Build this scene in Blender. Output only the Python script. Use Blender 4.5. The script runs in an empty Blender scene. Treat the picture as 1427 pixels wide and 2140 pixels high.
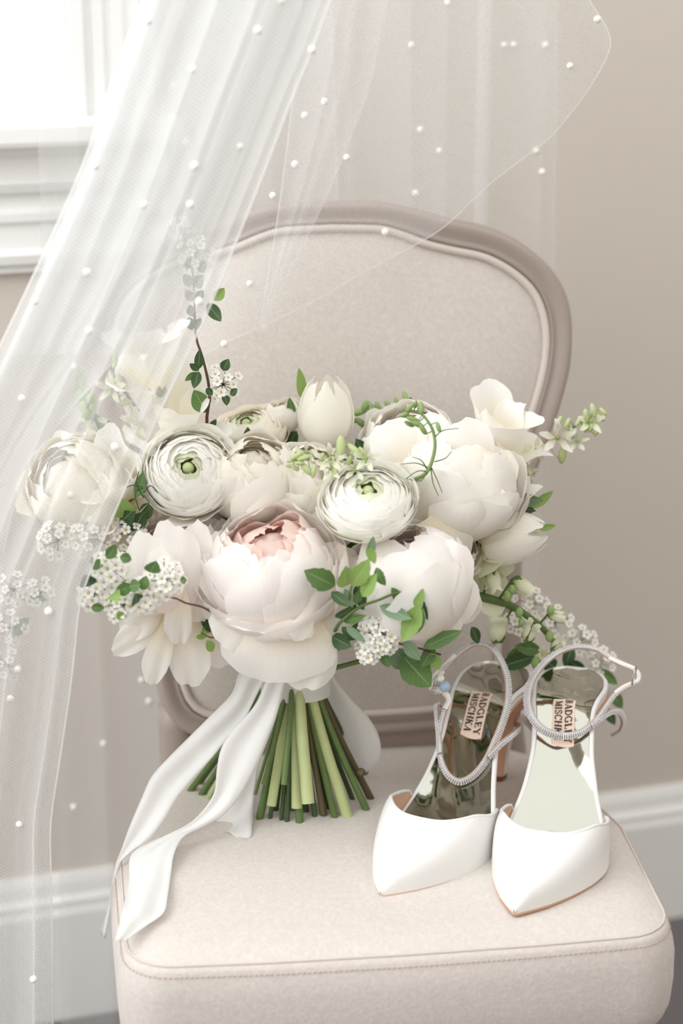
import bpy, math, random
import numpy as np
from mathutils import Matrix, Vector

# ------------------------------------------------------------------ camera, light, exposure
SC = bpy.context.scene
COL = SC.collection
FPX, PITCH, CAMZ = 4030.0, math.radians(18), 1.25      # focal length in pixels of the 1427x2140 frame
cam_d = bpy.data.cameras.new('camera'); cam = bpy.data.objects.new('camera', cam_d); COL.objects.link(cam)
cam.location = (0, 0, CAMZ); cam.rotation_euler = (math.pi/2 - PITCH, 0, 0)
cam_d.sensor_fit = 'VERTICAL'; cam_d.sensor_height = 36.0; cam_d.sensor_width = 24.0
cam_d.lens = FPX/2140*36.0; cam_d.clip_start = .05
cam_d.dof.use_dof = True; cam_d.dof.focus_distance = 1.66; cam_d.dof.aperture_fstop = 2.8
SC.camera = cam

W = bpy.data.worlds.new('overcast_sky'); SC.world = W; W.use_nodes = True
bg = W.node_tree.nodes['Background']
bg.inputs[0].default_value = (.985, .995, 1.0, 1); bg.inputs[1].default_value = 1.32

ld = bpy.data.lights.new('window_daylight', 'AREA'); ld.shape = 'RECTANGLE'; ld.size = 1.6; ld.size_y = 1.7
ld.energy = 25; ld.color = (.99, .995, 1.0)
lo = bpy.data.objects.new('window_daylight', ld); COL.objects.link(lo)
lo.location = (-1.7, .55, 2.05)
lo.rotation_euler = (Vector((0, 1.55, .6)) - Vector(lo.location)).to_track_quat('-Z', 'Y').to_euler()

SC.view_settings.view_transform = 'Standard'; SC.view_settings.look = 'None'
SC.view_settings.gamma = 1; SC.view_settings.use_curve_mapping = False; SC.view_settings.exposure = 0.37
SC.cycles.transparent_max_bounces = 24
SC.cycles.max_bounces = 12; SC.cycles.diffuse_bounces = 7; SC.cycles.transmission_bounces = 8

# ------------------------------------------------------------------ projection helpers
_F = np.array([0, math.cos(PITCH), -math.sin(PITCH)]); _UP = np.array([0, math.sin(PITCH), math.cos(PITCH)])
_C = np.array([0, 0, CAMZ])
def ray(x, y): return _F + np.array([1., 0, 0])*(x-713.5)/FPX - _UP*(y-1070)/FPX
def U(x, y, Y): r = ray(x, y); return _C + r*Y/r[1]                  # a point of the place at distance Y
def Zp(x, y, z): r = ray(x, y); return _C + r*(z-CAMZ)/r[2]          # a point of the place at height z
def V(*a): return np.array(a, float)
def unit(a): a = np.asarray(a, float); return a/(np.linalg.norm(a)+1e-12)

def spline(pts, n):
    P = np.asarray(pts, float); m = len(P)
    if m == 2: t = np.linspace(0, 1, n)[:, None]; return P[0]*(1-t)+P[1]*t
    d = np.r_[0, np.cumsum(np.linalg.norm(np.diff(P, axis=0), axis=1)**.5 + 1e-9)]
    t = np.linspace(0, d[-1], n); T = np.zeros_like(P)
    T[1:-1] = (P[2:]-P[:-2])/(d[2:]-d[:-2])[:, None]
    T[0] = (P[1]-P[0])/(d[1]-d[0]); T[-1] = (P[-1]-P[-2])/(d[-1]-d[-2])
    k = np.clip(np.searchsorted(d, t, 'right')-1, 0, m-2); h = (d[k+1]-d[k]); s = ((t-d[k])/h)[:, None]; h = h[:, None]
    return (2*s**3-3*s**2+1)*P[k]+(s**3-2*s**2+s)*h*T[k]+(-2*s**3+3*s**2)*P[k+1]+(s**3-s**2)*h*T[k+1]

# ------------------------------------------------------------------ objects
WLOC = {}
def empty(name, loc, label, cat, group=None):
    o = bpy.data.objects.new(name, None); COL.objects.link(o); o.location = tuple(loc); o.empty_display_size = .02
    o['label'] = label; o['category'] = cat
    if group: o['group'] = group
    WLOC[o] = np.array(loc, float); return o
def make_mesh(name, verts, faces, mats, uvs=None, fm=None, smooth=True):
    me = bpy.data.meshes.new(name); me.from_pydata([tuple(map(float, v)) for v in verts], [], [tuple(map(int, f)) for f in faces])
    for m in (mats if isinstance(mats, (list, tuple)) else [mats]): me.materials.append(m)
    if uvs is not None:
        uvs = np.asarray(uvs, float); l = me.uv_layers.new(name='UVMap')
        li = np.zeros(len(me.loops), int); me.loops.foreach_get('vertex_index', li)
        l.data.foreach_set('uv', uvs[li].ravel())
    if fm is not None: me.polygons.foreach_set('material_index', np.asarray(fm, np.int32))
    if smooth: me.polygons.foreach_set('use_smooth', np.ones(len(me.polygons), bool))
    me.update(); return me
def obj(name, verts, faces, mats, parent=None, uvs=None, fm=None, smooth=True, label=None, kind=None):
    verts = np.asarray(verts, float); c = (verts.min(0)+verts.max(0))/2
    me = make_mesh(name, verts-c, faces, mats, uvs, fm, smooth)
    o = bpy.data.objects.new(name, me); COL.objects.link(o)
    p = WLOC[parent] if parent else np.zeros(3)
    o.location = tuple(c-p); WLOC[o] = c
    if parent: o.parent = parent
    if label: o['label'] = label
    if kind: o['kind'] = kind
    return o
def inst(name, me, parent, M):
    o = bpy.data.objects.new(name, me); COL.objects.link(o); o.parent = parent
    o.matrix_basis = Matrix.Translation(Vector(-WLOC[parent])) @ M
    return o
class MB:                                                   # gathers shapes into one mesh
    def __init__(s): s.v = []; s.f = []; s.m = []; s.uv = []
    def add(s, vf, mi=0, uv=None):
        v, f = vf[0], vf[1]; o = len(s.v); s.v += [tuple(map(float, q)) for q in v]; s.f += [tuple(int(i)+o for i in q) for q in f]; s.m += [mi]*len(f)
        u = vf[2] if len(vf) > 2 else uv
        s.uv += ([(0, 0)]*len(v) if u is None else [tuple(q) for q in u]); return s
    def build(s, name, mats, parent=None, **k): return obj(name, s.v, s.f, mats, parent, uvs=s.uv, fm=s.m, **k)

def grid(P, closed_u=False, closed_v=False):                # P[rows, cols, 3]
    r, c = P.shape[:2]; f = []
    for i in range(r if closed_v else r-1):
        for j in range(c if closed_u else c-1):
            f.append((i*c+j, i*c+(j+1) % c, ((i+1) % r)*c+(j+1) % c, ((i+1) % r)*c+j))
    uv = [(j/max(c-1, 1), i/max(r-1, 1)) for i in range(r) for j in range(c)]
    return P.reshape(-1, 3), f, uv
def tube(path, rad, seg=8, caps=True, closed=False, flat=None):
    P = np.asarray(path, float); n = len(P); rad = np.broadcast_to(np.asarray(rad, float), (n,))
    if closed: T = np.roll(P, -1, 0)-np.roll(P, 1, 0)
    else: T = np.gradient(P, axis=0)
    T = T/(np.linalg.norm(T, axis=1)[:, None]+1e-12)
    a = V(0, 0, 1) if abs(T[0][2]) < .9 else V(1, 0, 0)
    N = unit(np.cross(T[0], a)); rows = []
    for i in range(n):
        N = unit(N-T[i]*np.dot(N, T[i])); B = np.cross(T[i], N)
        rows.append([P[i]+rad[i]*(math.cos(q)*N+math.sin(q)*B) for q in np.linspace(0, 2*math.pi, seg, endpoint=False)])
    G = np.array(rows); v, f, uv = grid(G, closed_u=True, closed_v=closed)
    f = list(f)
    if caps and not closed: f.append(tuple(range(seg))[::-1]); f.append(tuple((n-1)*seg+i for i in range(seg)))
    return v, f, uv
def ellipsoid(c, axes, seg=10, rings=7):                    # axes: three vectors
    A = [np.asarray(a, float) for a in axes]; v = []; f = []
    for i in range(rings+1):
        t = math.pi*i/rings
        for j in range(seg):
            p = 2*math.pi*j/seg
            v.append(np.asarray(c)+A[0]*math.sin(t)*math.cos(p)+A[1]*math.sin(t)*math.sin(p)+A[2]*math.cos(t))
    for i in range(rings):
        for j in range(seg): f.append((i*seg+j, i*seg+(j+1) % seg, (i+1)*seg+(j+1) % seg, (i+1)*seg+j))
    return v, f
def box(lo_, hi_, T=None):
    x0, y0, z0 = lo_; x1, y1, z1 = hi_
    v = [V(x, y, z) for z in (z0, z1) for y in (y0, y1) for x in (x0, x1)]
    if T: v = [T(*q) for q in v]
    return v, [(0, 2, 3, 1), (4, 5, 7, 6), (0, 1, 5, 4), (2, 6, 7, 3), (0, 4, 6, 2), (1, 3, 7, 5)]
def bevel(o, w, seg=2):
    m = o.modifiers.new('bevel', 'BEVEL'); m.width = w; m.segments = seg; m.limit_method = 'ANGLE'; return o

# ------------------------------------------------------------------ materials
def lin(r, g, b): return tuple(((c/255)/12.92 if c/255 <= .04045 else ((c/255+.055)/1.055)**2.4) for c in (r, g, b))+(1,)
class NT:
    def __init__(s, name):
        s.m = bpy.data.materials.new(name); s.m.use_nodes = True; s.t = s.m.node_tree; s.t.nodes.clear()
        s.out = s.n('ShaderNodeOutputMaterial')
    def n(s, typ, **k):
        q = s.t.nodes.new(typ)
        for a, b in k.items(): setattr(q, a, b)
        return q
    def l(s, a, b): s.t.links.new(a, b)
    def math(s, op, a, b=None, clamp=False):
        q = s.n('ShaderNodeMath', operation=op); q.use_clamp = clamp
        for i, x in enumerate((a, b)):
            if x is None: continue
            if hasattr(x, 'links'): s.l(x, q.inputs[i])
            else: q.inputs[i].default_value = x
        return q.outputs[0]
    def mix(s, fac, a, b):
        q = s.n('ShaderNodeMix', data_type='RGBA')
        for x, i in ((fac, 0), (a, 6), (b, 7)):
            if hasattr(x, 'links'): s.l(x, q.inputs[i])
            else: q.inputs[i].default_value = x
        return q.outputs[2]
    def noise(s, scale, detail=3, vec=None, rough=.5):
        q = s.n('ShaderNodeTexNoise'); q.inputs['Scale'].default_value = scale; q.inputs['Detail'].default_value = detail
        q.inputs['Roughness'].default_value = rough
        if vec: s.l(vec, q.inputs['Vector'])
        return q.outputs['Fac']
    def principled(s, col, rough=.6, bump=None, bstr=.2, bdist=.001, **k):
        q = s.n('ShaderNodeBsdfPrincipled')
        if hasattr(col, 'links'): s.l(col, q.inputs['Base Color'])
        else: q.inputs['Base Color'].default_value = col
        q.inputs['Roughness'].default_value = rough
        for a, b in k.items(): q.inputs[a.replace('_', ' ')].default_value = b
        if bump:
            bb = s.n('ShaderNodeBump'); bb.inputs['Strength'].default_value = bstr; bb.inputs['Distance'].default_value = bdist
            s.l(bump, bb.inputs['Height']); s.l(bb.outputs[0], q.inputs['Normal'])
        return q
    def end(s, sh): s.l(sh.outputs[0] if hasattr(sh, 'outputs') else sh, s.out.inputs[0]); return s.m
def simple(name, rgb, rough=.6, var=.06, nscale=60, bump=0, bdist=.001, **k):
    t = NT(name); co = t.n('ShaderNodeTexCoord').outputs['Object']; nz = t.noise(nscale, 3, co)
    c = lin(*rgb); d = tuple(x*(1-var) for x in c[:3])+(1,)
    return t.end(t.principled(t.mix(nz, d, c), rough, nz if bump else None, bump, bdist, **k))

def m_petal(name, tip, base, pos=.45, transl=.30, vein=.04, gpow=1.0):
    t = NT(name); uvn = t.n('ShaderNodeUVMap').outputs[0]; sep = t.n('ShaderNodeSeparateXYZ'); t.l(uvn, sep.inputs[0])
    ramp = t.n('ShaderNodeMapRange', interpolation_type='SMOOTHSTEP'); t.l(sep.outputs[1], ramp.inputs[0]); ramp.inputs[1].default_value = 0; ramp.inputs[2].default_value = pos
    col = t.mix(ramp.outputs[0], lin(*base), lin(*tip))
    cmb = t.n('ShaderNodeMapping'); t.l(uvn, cmb.inputs[0]); cmb.inputs['Scale'].default_value = (34, 2.2, 1)
    nz = t.noise(1.0, 3, cmb.outputs[0])
    col = t.mix(t.math('MULTIPLY', nz, vein*2), col, tuple(x*.8 for x in lin(*tip)[:3])+(1,))
    p = t.principled(col, .62, nz, .22, .0018, Specular_IOR_Level=.25)
    tr = t.n('ShaderNodeBsdfTranslucent'); t.l(col, tr.inputs[0])
    mx = t.n('ShaderNodeMixShader'); mx.inputs[0].default_value = transl; t.l(p.outputs[0], mx.inputs[1]); t.l(tr.outputs[0], mx.inputs[2])
    return t.end(mx)
def m_leaf(name, rgb, rgb2):
    t = NT(name); uvn = t.n('ShaderNodeUVMap').outputs[0]; sep = t.n('ShaderNodeSeparateXYZ'); t.l(uvn, sep.inputs[0])
    a = t.math('ABSOLUTE', t.math('SUBTRACT', sep.outputs[0], .5))
    mid = t.math('LESS_THAN', a, .03)
    w = t.math('SINE', t.math('MULTIPLY', t.math('SUBTRACT', sep.outputs[1], t.math('MULTIPLY', a, .5)), 46))
    w = t.math('MULTIPLY', t.math('GREATER_THAN', w, .93), .35)
    co = t.n('ShaderNodeTexCoord').outputs['Object']; nz = t.noise(55, 3, co)
    col = t.mix(nz, lin(*rgb), lin(*rgb2))
    col = t.mix(t.math('MULTIPLY', t.math('MAXIMUM', mid, w), .35), col, lin(178, 196, 140))
    p = t.principled(col, .5, nz, .2, .0006, Specular_IOR_Level=.35)
    tr = t.n('ShaderNodeBsdfTranslucent'); t.l(col, tr.inputs[0])
    mx = t.n('ShaderNodeMixShader'); mx.inputs[0].default_value = .22; t.l(p.outputs[0], mx.inputs[1]); t.l(tr.outputs[0], mx.inputs[2])
    return t.end(mx)
def m_tulle(name, lo_a, hi_a, cells=1/.0027):
    t = NT(name); uvn = t.n('ShaderNodeUVMap').outputs[0]; sep = t.n('ShaderNodeSeparateXYZ'); t.l(uvn, sep.inputs[0])
    x = t.math('MULTIPLY', sep.outputs[0], 2*math.pi*cells); y = t.math('MULTIPLY', sep.outputs[1], 2*math.pi*cells)
    w = []
    for k in range(3):
        q = k*math.pi/3
        w.append(t.math('COSINE', t.math('ADD', t.math('MULTIPLY', x, math.cos(q)), t.math('MULTIPLY', y, math.sin(q)))))
    s = t.math('ADD', t.math('ADD', w[0], w[1]), w[2])                    # hexagonal net: holes where the waves add up
    mr = t.n('ShaderNodeMapRange'); t.l(s, mr.inputs[0]); mr.inputs[1].default_value = 1.6; mr.inputs[2].default_value = -1.2
    mr.inputs[3].default_value = lo_a; mr.inputs[4].default_value = hi_a
    d = t.n('ShaderNodeBsdfDiffuse'); d.inputs[0].default_value = lin(241, 242, 242)
    tl = t.n('ShaderNodeBsdfTranslucent'); tl.inputs[0].default_value = lin(241, 242, 242)
    m1 = t.n('ShaderNodeMixShader'); m1.inputs[0].default_value = .5; t.l(d.outputs[0], m1.inputs[1]); t.l(tl.outputs[0], m1.inputs[2])
    tp = t.n('ShaderNodeBsdfTransparent')
    m2 = t.n('ShaderNodeMixShader'); t.l(mr.outputs[0], m2.inputs[0]); t.l(tp.outputs[0], m2.inputs[1]); t.l(m1.outputs[0], m2.inputs[2])
    return t.end(m2)
def m_silk(name, rgb, alpha, transl=.4):
    t = NT(name); co = t.n('ShaderNodeTexCoord').outputs['Object']; nz = t.noise(26, 4, co)
    p = t.principled(lin(*rgb), .5, nz, .35, .004, Sheen_Weight=.3)
    tl = t.n('ShaderNodeBsdfTranslucent'); tl.inputs[0].default_value = lin(*rgb)
    m1 = t.n('ShaderNodeMixShader'); m1.inputs[0].default_value = transl; t.l(p.outputs[0], m1.inputs[1]); t.l(tl.outputs[0], m1.inputs[2])
    tp = t.n('ShaderNodeBsdfTransparent'); m2 = t.n('ShaderNodeMixShader'); m2.inputs[0].default_value = alpha
    t.l(tp.outputs[0], m2.inputs[1]); t.l(m1.outputs[0], m2.inputs[2]); return t.end(m2)
def m_suede(name, rgb, sc=1.0):
    t = NT(name); co = t.n('ShaderNodeTexCoord').outputs['Object']
    nz = t.noise(190*sc, 2, co); vo = t.n('ShaderNodeTexVoronoi'); vo.inputs['Scale'].default_value = 330*sc; t.l(co, vo.inputs['Vector'])
    big = t.noise(14, 3, co); c = lin(*rgb)
    mixv = t.math('ADD', t.math('MULTIPLY', nz, .6), t.math('MULTIPLY', vo.outputs['Distance'], .5))
    col = t.mix(mixv, tuple(x*.80 for x in c[:3])+(1,), tuple(min(1, x*1.06) for x in c[:3])+(1,))
    col = t.mix(t.math('MULTIPLY', big, .12), col, tuple(x*.9 for x in c[:3])+(1,))
    return t.end(t.principled(col, .78, mixv, .35, .0009, Sheen_Weight=.25, Specular_IOR_Level=.3))

M = {}
M['wall'] = simple('wall_paint', (213, 205, 195), .85, .02, 12, .05)
M['white_paint'] = simple('white_trim_paint', (240, 240, 238), .5, .02, 10)
M['carpet'] = simple('carpet', (128, 124, 125), .95, .5, 420, .6, .003)
M['suede'] = m_suede('suede_upholstery', (211, 203, 196))
M['frame'] = simple('painted_wood', (164, 150, 142), .38, .05, 40)
M['piping'] = simple('upholstery_piping', (213, 203, 195), .7, .06, 300)
M['stitch'] = simple('stitch_thread', (196, 172, 158), .7, .05, 200)
M['ivory'] = m_petal('ivory_petal', (253, 251, 246), (249, 238, 214), .8)  # ivory, cream, white: gradient carries real cream base plus painted warm crevice shade
M['cream'] = m_petal('cream_petal', (253, 249, 239), (248, 233, 198), .85)
M['white'] = m_petal('white_petal', (254, 253, 249), (249, 240, 208), .95)
M['blush_pale'] = m_petal('pale_blush_petal', (253, 249, 245), (252, 241, 234), .7)
M['blush'] = m_petal('blush_petal', (253, 243, 238), (251, 230, 221), .9)
M['blush_deep'] = m_petal('deep_blush_petal', (252, 230, 221), (249, 214, 202), .9)
M['tulip'] = m_petal('tulip_petal', (253, 251, 243), (240, 238, 204), .35)
M['greenwhite'] = m_petal('greenish_petal', (238, 240, 216), (206, 216, 160), .7)
M['leaf'] = m_leaf('leaf_green', (76, 108, 58), (108, 140, 82))
M['leaf_dark'] = m_leaf('leaf_dark_green', (42, 70, 40), (74, 104, 62))
M['leaf_grey'] = m_leaf('leaf_grey_green', (104, 132, 104), (140, 164, 132))
M['leaf_light'] = m_leaf('leaf_light_green', (124, 158, 78), (156, 184, 104))
M['bud'] = simple('green_bud', (150, 178, 108), .55, .25, 200)
M['bud_pale'] = simple('pale_bud', (196, 210, 150), .55, .2, 200)
M['stem'] = simple('stem_green', (98, 122, 64), .5, .3, 120, .2)
M['stem_dark'] = simple('stem_dark_green', (66, 88, 48), .5, .3, 140, .2)
M['stem_pale'] = simple('stem_pale_green', (188, 199, 142), .5, .18, 70, .1)
M['stem_brown'] = simple('stem_brown', (98, 86, 58), .6, .3, 140, .3)
M['twig'] = simple('twig_brown', (92, 60, 48), .6, .2, 200)
M['cut'] = simple('cut_stem_end', (208, 214, 164), .7, .1, 300)
M['yellow'] = simple('floret_centre', (212, 196, 110), .6, .2, 800)
M['floret'] = m_petal('floret_petal', (254, 254, 251), (245, 240, 215), .3, .25)
M['calyx'] = simple('calyx_green', (120, 146, 84), .6, .2, 150)
M['tulle_front'] = m_tulle('tulle_net', .36, .56)
M['tulle_rear'] = m_tulle('tulle_net_fine', .25, .29, 1/.0026)
M['hem'] = m_silk('tulle_hem', (252, 252, 252), .8, .4)
M['hem_soft'] = m_silk('tulle_hem_soft', (250, 250, 250), .3, .4)
M['pearl'] = simple('pearl', (250, 246, 240), .22, .02, 80, Coat_Weight=.4)
M['ribbon'] = m_silk('silk_ribbon', (248, 248, 247), .94, .35)
M['satin'] = simple('white_satin', (230, 229, 226), .40, .015, 500, .08, .0004, Sheen_Weight=.3)
M['silver'] = simple('silver_mirror_leather', (186, 185, 173), .05, .03, 16, .18, .006, Metallic=1.0)
M['nude'] = simple('nude_leather', (226, 184, 156), .45, .06, 120)
M['sole'] = simple('tan_sole', (205, 158, 128), .5, .1, 120)
M['heel_tip'] = simple('heel_tip', (160, 106, 84), .5, .05, 120)
M['patch'] = simple('label_patch', (232, 208, 192), .6, .05, 300)
M['ink'] = simple('black_print', (36, 33, 32), .6, .1, 200)
M['strap_white'] = simple('strap_white', (240, 236, 230), .5, .04, 200)
M['setting'] = simple('crystal_setting', (186, 181, 180), .4, .2, 900, Metallic=.5)
M['crystal'] = simple('rhinestone', (253, 252, 253), .06, .35, 1600, Specular_IOR_Level=1.0, Coat_Weight=1.0)
M['metal'] = simple('buckle_metal', (205, 205, 205), .18, .05, 100, Metallic=1.0)
M['blue_pearl'] = simple('blue_pearl', (170, 196, 222), .2, .05, 100, Coat_Weight=.5)
t_ = NT('window_glass'); g_ = t_.n('ShaderNodeBsdfGlossy'); g_.inputs[1].default_value = .02; tp_ = t_.n('ShaderNodeBsdfTransparent'); x_ = t_.n('ShaderNodeMixShader'); x_.inputs[0].default_value = .06
t_.l(tp_.outputs[0], x_.inputs[1]); t_.l(g_.outputs[0], x_.inputs[2]); M['glass'] = t_.end(x_)

# ------------------------------------------------------------------ the room
WA = math.radians(17.2); WE = V(math.cos(WA), math.sin(WA), 0); WN = V(math.sin(WA), -math.cos(WA), 0); W0 = V(-.292, 1.972, 0)
def WL(s, y, z): return W0 + WE*s - WN*y + V(0, 0, z)       # s along the wall, y into the wall, z up
def struct(o): o['kind'] = 'structure'; return o
OPX0, OPX1, OPZ0, OPZ1 = -1.02, .024, 1.03, 2.25             # window opening
mb = MB()
for a in [((-3, 0, 0), (OPX0, .18, 2.7)), ((OPX1, 0, 0), (3.4, .18, 2.7)), ((OPX0, 0, 0), (OPX1, .18, OPZ0-.02)), ((OPX0, 0, OPZ1), (OPX1, .18, 2.7))]:
    mb.add(box(*a, WL))
struct(mb.build('wall_back', M['wall'], smooth=False))
struct(MB().add(box((-3.0, -4.2, -.05), (3.6, .1, 0), WL)).build('floor', M['carpet'], smooth=False))
def extrude_profile(pr, s0, s1):                             # pr: (y, z) outline
    v = [WL(s, y, z) for s in (s0, s1) for y, z in pr]; n = len(pr)
    return v, [(i, (i+1) % n, n+(i+1) % n, n+i) for i in range(n)]+[tuple(range(n))[::-1], tuple(range(n, 2*n))]
struct(MB().add(box((1.9, -2.4, 0), (2.0, 2.7, 2.7))).build('added_wall_right', M['wall'], smooth=False))  # unseen wall, added to hold back ambient light from the right
struct(MB().add(box((-2.6, -2.5, 0), (2.0, -2.4, 2.7))).build('added_wall_front', M['wall'], smooth=False))  # unseen, added behind the camera to weaken frontal ambient light
bb = struct(MB().add(extrude_profile([(0, 0), (-.018, 0), (-.018, .135), (-.015, .142), (-.015, .15), (-.010, .156), (-.008, .17), (-.004, .18), (0, .18)], -3, 3.4)).build('baseboard_back', M['white_paint'], smooth=False))
# window: reveal, casing, stool, apron, sash, panes
wn = struct(MB().add(box((OPX1-.012, -.004, OPZ0), (OPX1, .17, OPZ1), WL)).add(box((OPX0, -.004, OPZ0), (OPX0+.012, .17, OPZ1), WL)).add(box((OPX0, -.004, OPZ1-.012), (OPX1, .17, OPZ1), WL)).build('window_1', M['white_paint'], smooth=False))
def wpart(name, shapes, mat='white_paint'):
    m = MB()
    for s in shapes: m.add(s)
    return obj(name, m.v, m.f, M[mat], wn, smooth=False)
def casing(s0, s1, z0, z1):
    sh = []; w = s1-s0
    for a, b, d in ((0, 1, .014), (.0, .16, .022), (.28, .40, .019), (.52, .64, .019), (.80, 1, .028)):
        sh.append(box((s0+a*w, -d, z0), (s0+b*w, 0, z1), WL))
    return sh
wpart('casing', casing(OPX1-.006, OPX1+.078, OPZ0, OPZ1+.06))
wpart('casing', casing(OPX0-.078, OPX0+.006, OPZ0, OPZ1+.06))
wpart('head_casing', [box((OPX0-.09, -.026, OPZ1), (OPX1+.09, 0, OPZ1+.085), WL)])
bevel(wpart('sill', [box((OPX0-.10, -.055, OPZ0-.026), (OPX1+.10, .15, OPZ0), WL)]), .006)
wpart('apron', [extrude_profile([(0, .874), (-.012, .874), (-.012, .880), (-.020, .884), (-.022, .893), (-.012, .898), (-.012, .922), (-.018, .927), (-.018, .935), (-.012, .940),
      (-.012, .953), (-.022, .957), (-.026, .966), (-.018, .972), (-.018, .990), (-.032, .997), (-.034, 1.004), (0, 1.004)], OPX0-.09, OPX1+.088)])
sh = [box((OPX1-.062, .10, OPZ0), (OPX1-.012, .14, OPZ1-.012), WL), box((OPX0+.012, .10, OPZ0), (OPX0+.062, .14, OPZ1-.012), WL), box((OPX0+.062, .10, OPZ0), (OPX1-.062, .14, OPZ0+.075), WL), box((OPX0+.062, .10, OPZ1-.07), (OPX1-.062, .14, OPZ1-.012), WL), box((OPX0+.062, .10, 1.62), (OPX1-.062, .145, 1.665), WL)]
wpart('sash_frame', sh)
wpart('muntin', [box((-.51, .108, OPZ0+.075), (-.488, .132, OPZ1-.07), WL)])
for s0, s1 in ((OPX0+.062, -.51), (-.488, OPX1-.062)):
    for z0, z1 in ((OPZ0+.075, 1.62), (1.665, OPZ1-.07)): wpart('pane', [box((s0, .118, z0), (s1, .122, z1), WL)], 'glass')

# ------------------------------------------------------------------ the chair
CA = math.radians(7); CU = V(math.cos(CA), math.sin(CA), 0); CV = V(-math.sin(CA), math.cos(CA), 0); C0 = V(.004, 1.74, 0)
def CL(x, y, z): return C0 + CU*x + CV*y + V(0, 0, z)        # chair-local: x right, y to the rear, z up
SEAT = .45
chair = empty('side_chair', CL(0, -.2, 0), 'greige upholstered side chair with rounded shield back and painted wooden frame', 'chair')
def rounded(hw, y0, y1, rf, rb, hwb, n=14):                   # outline, counter-clockwise from front centre
    p = [(0, y0), (hw*.5, y0+.001)]
    for q in np.linspace(-90, 0, n): p.append((hw-rf+rf*math.cos(math.radians(q)), y0+.004+rf+rf*math.sin(math.radians(q))))
    p.append((hw+.003, (y0+y1)/2))
    for q in np.linspace(0, 90, n): p.append((hwb-rb+rb*math.cos(math.radians(q)), y1-rb+rb*math.sin(math.radians(q))))
    p.append((0, y1+.004))
    p = np.array(p); L = p[::-1]*V(-1, 1); out = np.vstack([p, L[1:-1]])
    c = np.vstack([out, out[:1]]); d = np.r_[0, np.cumsum(np.linalg.norm(np.diff(c, axis=0), axis=1))]
    t = np.linspace(0, d[-1], 140, endpoint=False); return np.stack([np.interp(t, d, c[:, k]) for k in (0, 1)], 1)
OUT = rounded(.219, -.394, -.012, .038, .12, .205)
ctr = V(0, -.21)
def seat_rows(rows):
    R = []
    for off, z in rows:
        d = OUT-ctr; ln = np.linalg.norm(d, axis=1)[:, None]
        q = ctr + d*(1+off/ln) if off > -.15 else ctr+d*(off+1.0)
        R.append([CL(x, y, z if not callable(z) else z(x, y)) for x, y in q])
    return np.array(R)
def ring_scale(k, z): d = OUT-ctr; return np.array([[CL(*(ctr+q*k), z) for q in d]])[0]
rows = [ring_scale(k, SEAT+.010*(1-k**2)-.006*(k > .93)*(k-.93)/.07) for k in (.02, .15, .3, .45, .6, .72, .82, .9, .95, .985, 1.0)]
rows += list(seat_rows([(.0025, SEAT-.008), (.004, SEAT-.0075), (.006, SEAT-.013), (.0095, SEAT-.022), (.012, SEAT-.035), (.0125, SEAT-.06), (.011, SEAT-.08), (.006, SEAT-.094), (-.002, SEAT-.102)]))
G = np.array(rows); v, f, uv = grid(G, closed_u=True)
obj('seat_cushion', v, list(f)+[tuple(range(140))[::-1]], M['suede'], chair, uvs=uv)
obj('seat_welt', *tube(seat_rows([(.0022, SEAT-.0068)])[0], .0011, 6, closed=True)[:2], M['piping'], chair)
st = MB(); S1 = seat_rows([(.0075, SEAT-.0150)])[0]
cl = np.vstack([S1, S1[:1]]); dd = np.r_[0, np.cumsum(np.linalg.norm(np.diff(cl, axis=0), axis=1))]
for a in np.arange(0, dd[-1], .0042):
    p0, p1 = [V(*[np.interp(x, dd, cl[:, k]) for k in range(3)]) for x in (a, a+.0028)]
    st.add(tube([p0, (p0+p1)/2, p1], [.0003, .0006, .0003], 5))
o = st.build('stitching', M['stitch'], chair, kind='stuff')
v, f, uv = grid(np.array(list(seat_rows([(-.012, SEAT-.100), (-.004, SEAT-.104), (-.004, SEAT-.135), (-.012, SEAT-.14), (-.022, SEAT-.14), (-.022, SEAT-.10)]))), closed_u=True)
obj('seat_rail', v, f, M['frame'], chair)
# back: outlines measured on the reclined plane (x, t up the back)
LEAN = math.atan2(.10, .5); BT = CV*math.sin(LEAN)+V(0, 0, 1)*math.cos(LEAN); BN = np.cross(CU, BT); B0 = V(0, 1.72, .47)   # BN points at the camera side
if BN[1] > 0: BN = -BN
def BL(x, t, d): return B0 + CU*x + BT*t + BN*d
outer = [(0, .507), (.04, .507), (.066, .503), (.093, .496), (.119, .488), (.146, .482), (.173, .471), (.194, .457), (.212, .44), (.226, .417), (.232, .39), (.231, .352), (.226, .328), (.216, .296), (.200, .255), (.188, .224), (.180, .153), (.179, .09), (.178, .05), (.168, .022), (.15, .003), (.11, -.005), (0, -.008)]
inner = [(0, .485), (.047, .483), (.066, .478), (.092, .468), (.119, .461), (.146, .455), (.167, .445), (.186, .431), (.199, .415), (.207, .391), (.208, .365), (.203, .335), (.192, .300), (.177, .260), (.166, .224), (.158, .153), (.157, .09), (.155, .052), (.146, .03), (.13, .019), (.09, .013), (0, .011)]
def polar(half, n=160):
    h = spline(half, 200); h = np.vstack([h, (h*V(-1, 1))[::-1][1:-1]]); d = h-V(0, .26); a = np.unwrap(np.arctan2(d[:, 0], d[:, 1]))
    o_ = np.argsort(a); a = a[o_]; h = h[o_]; q = np.linspace(-math.pi, math.pi, n, endpoint=False)+.001
    A = np.r_[a-2*math.pi, a, a+2*math.pi]; H = np.vstack([h, h, h]); return np.stack([np.interp(q, A, H[:, k]) for k in (0, 1)], 1)
PO, PI_ = polar(outer), polar(inner)
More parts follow.
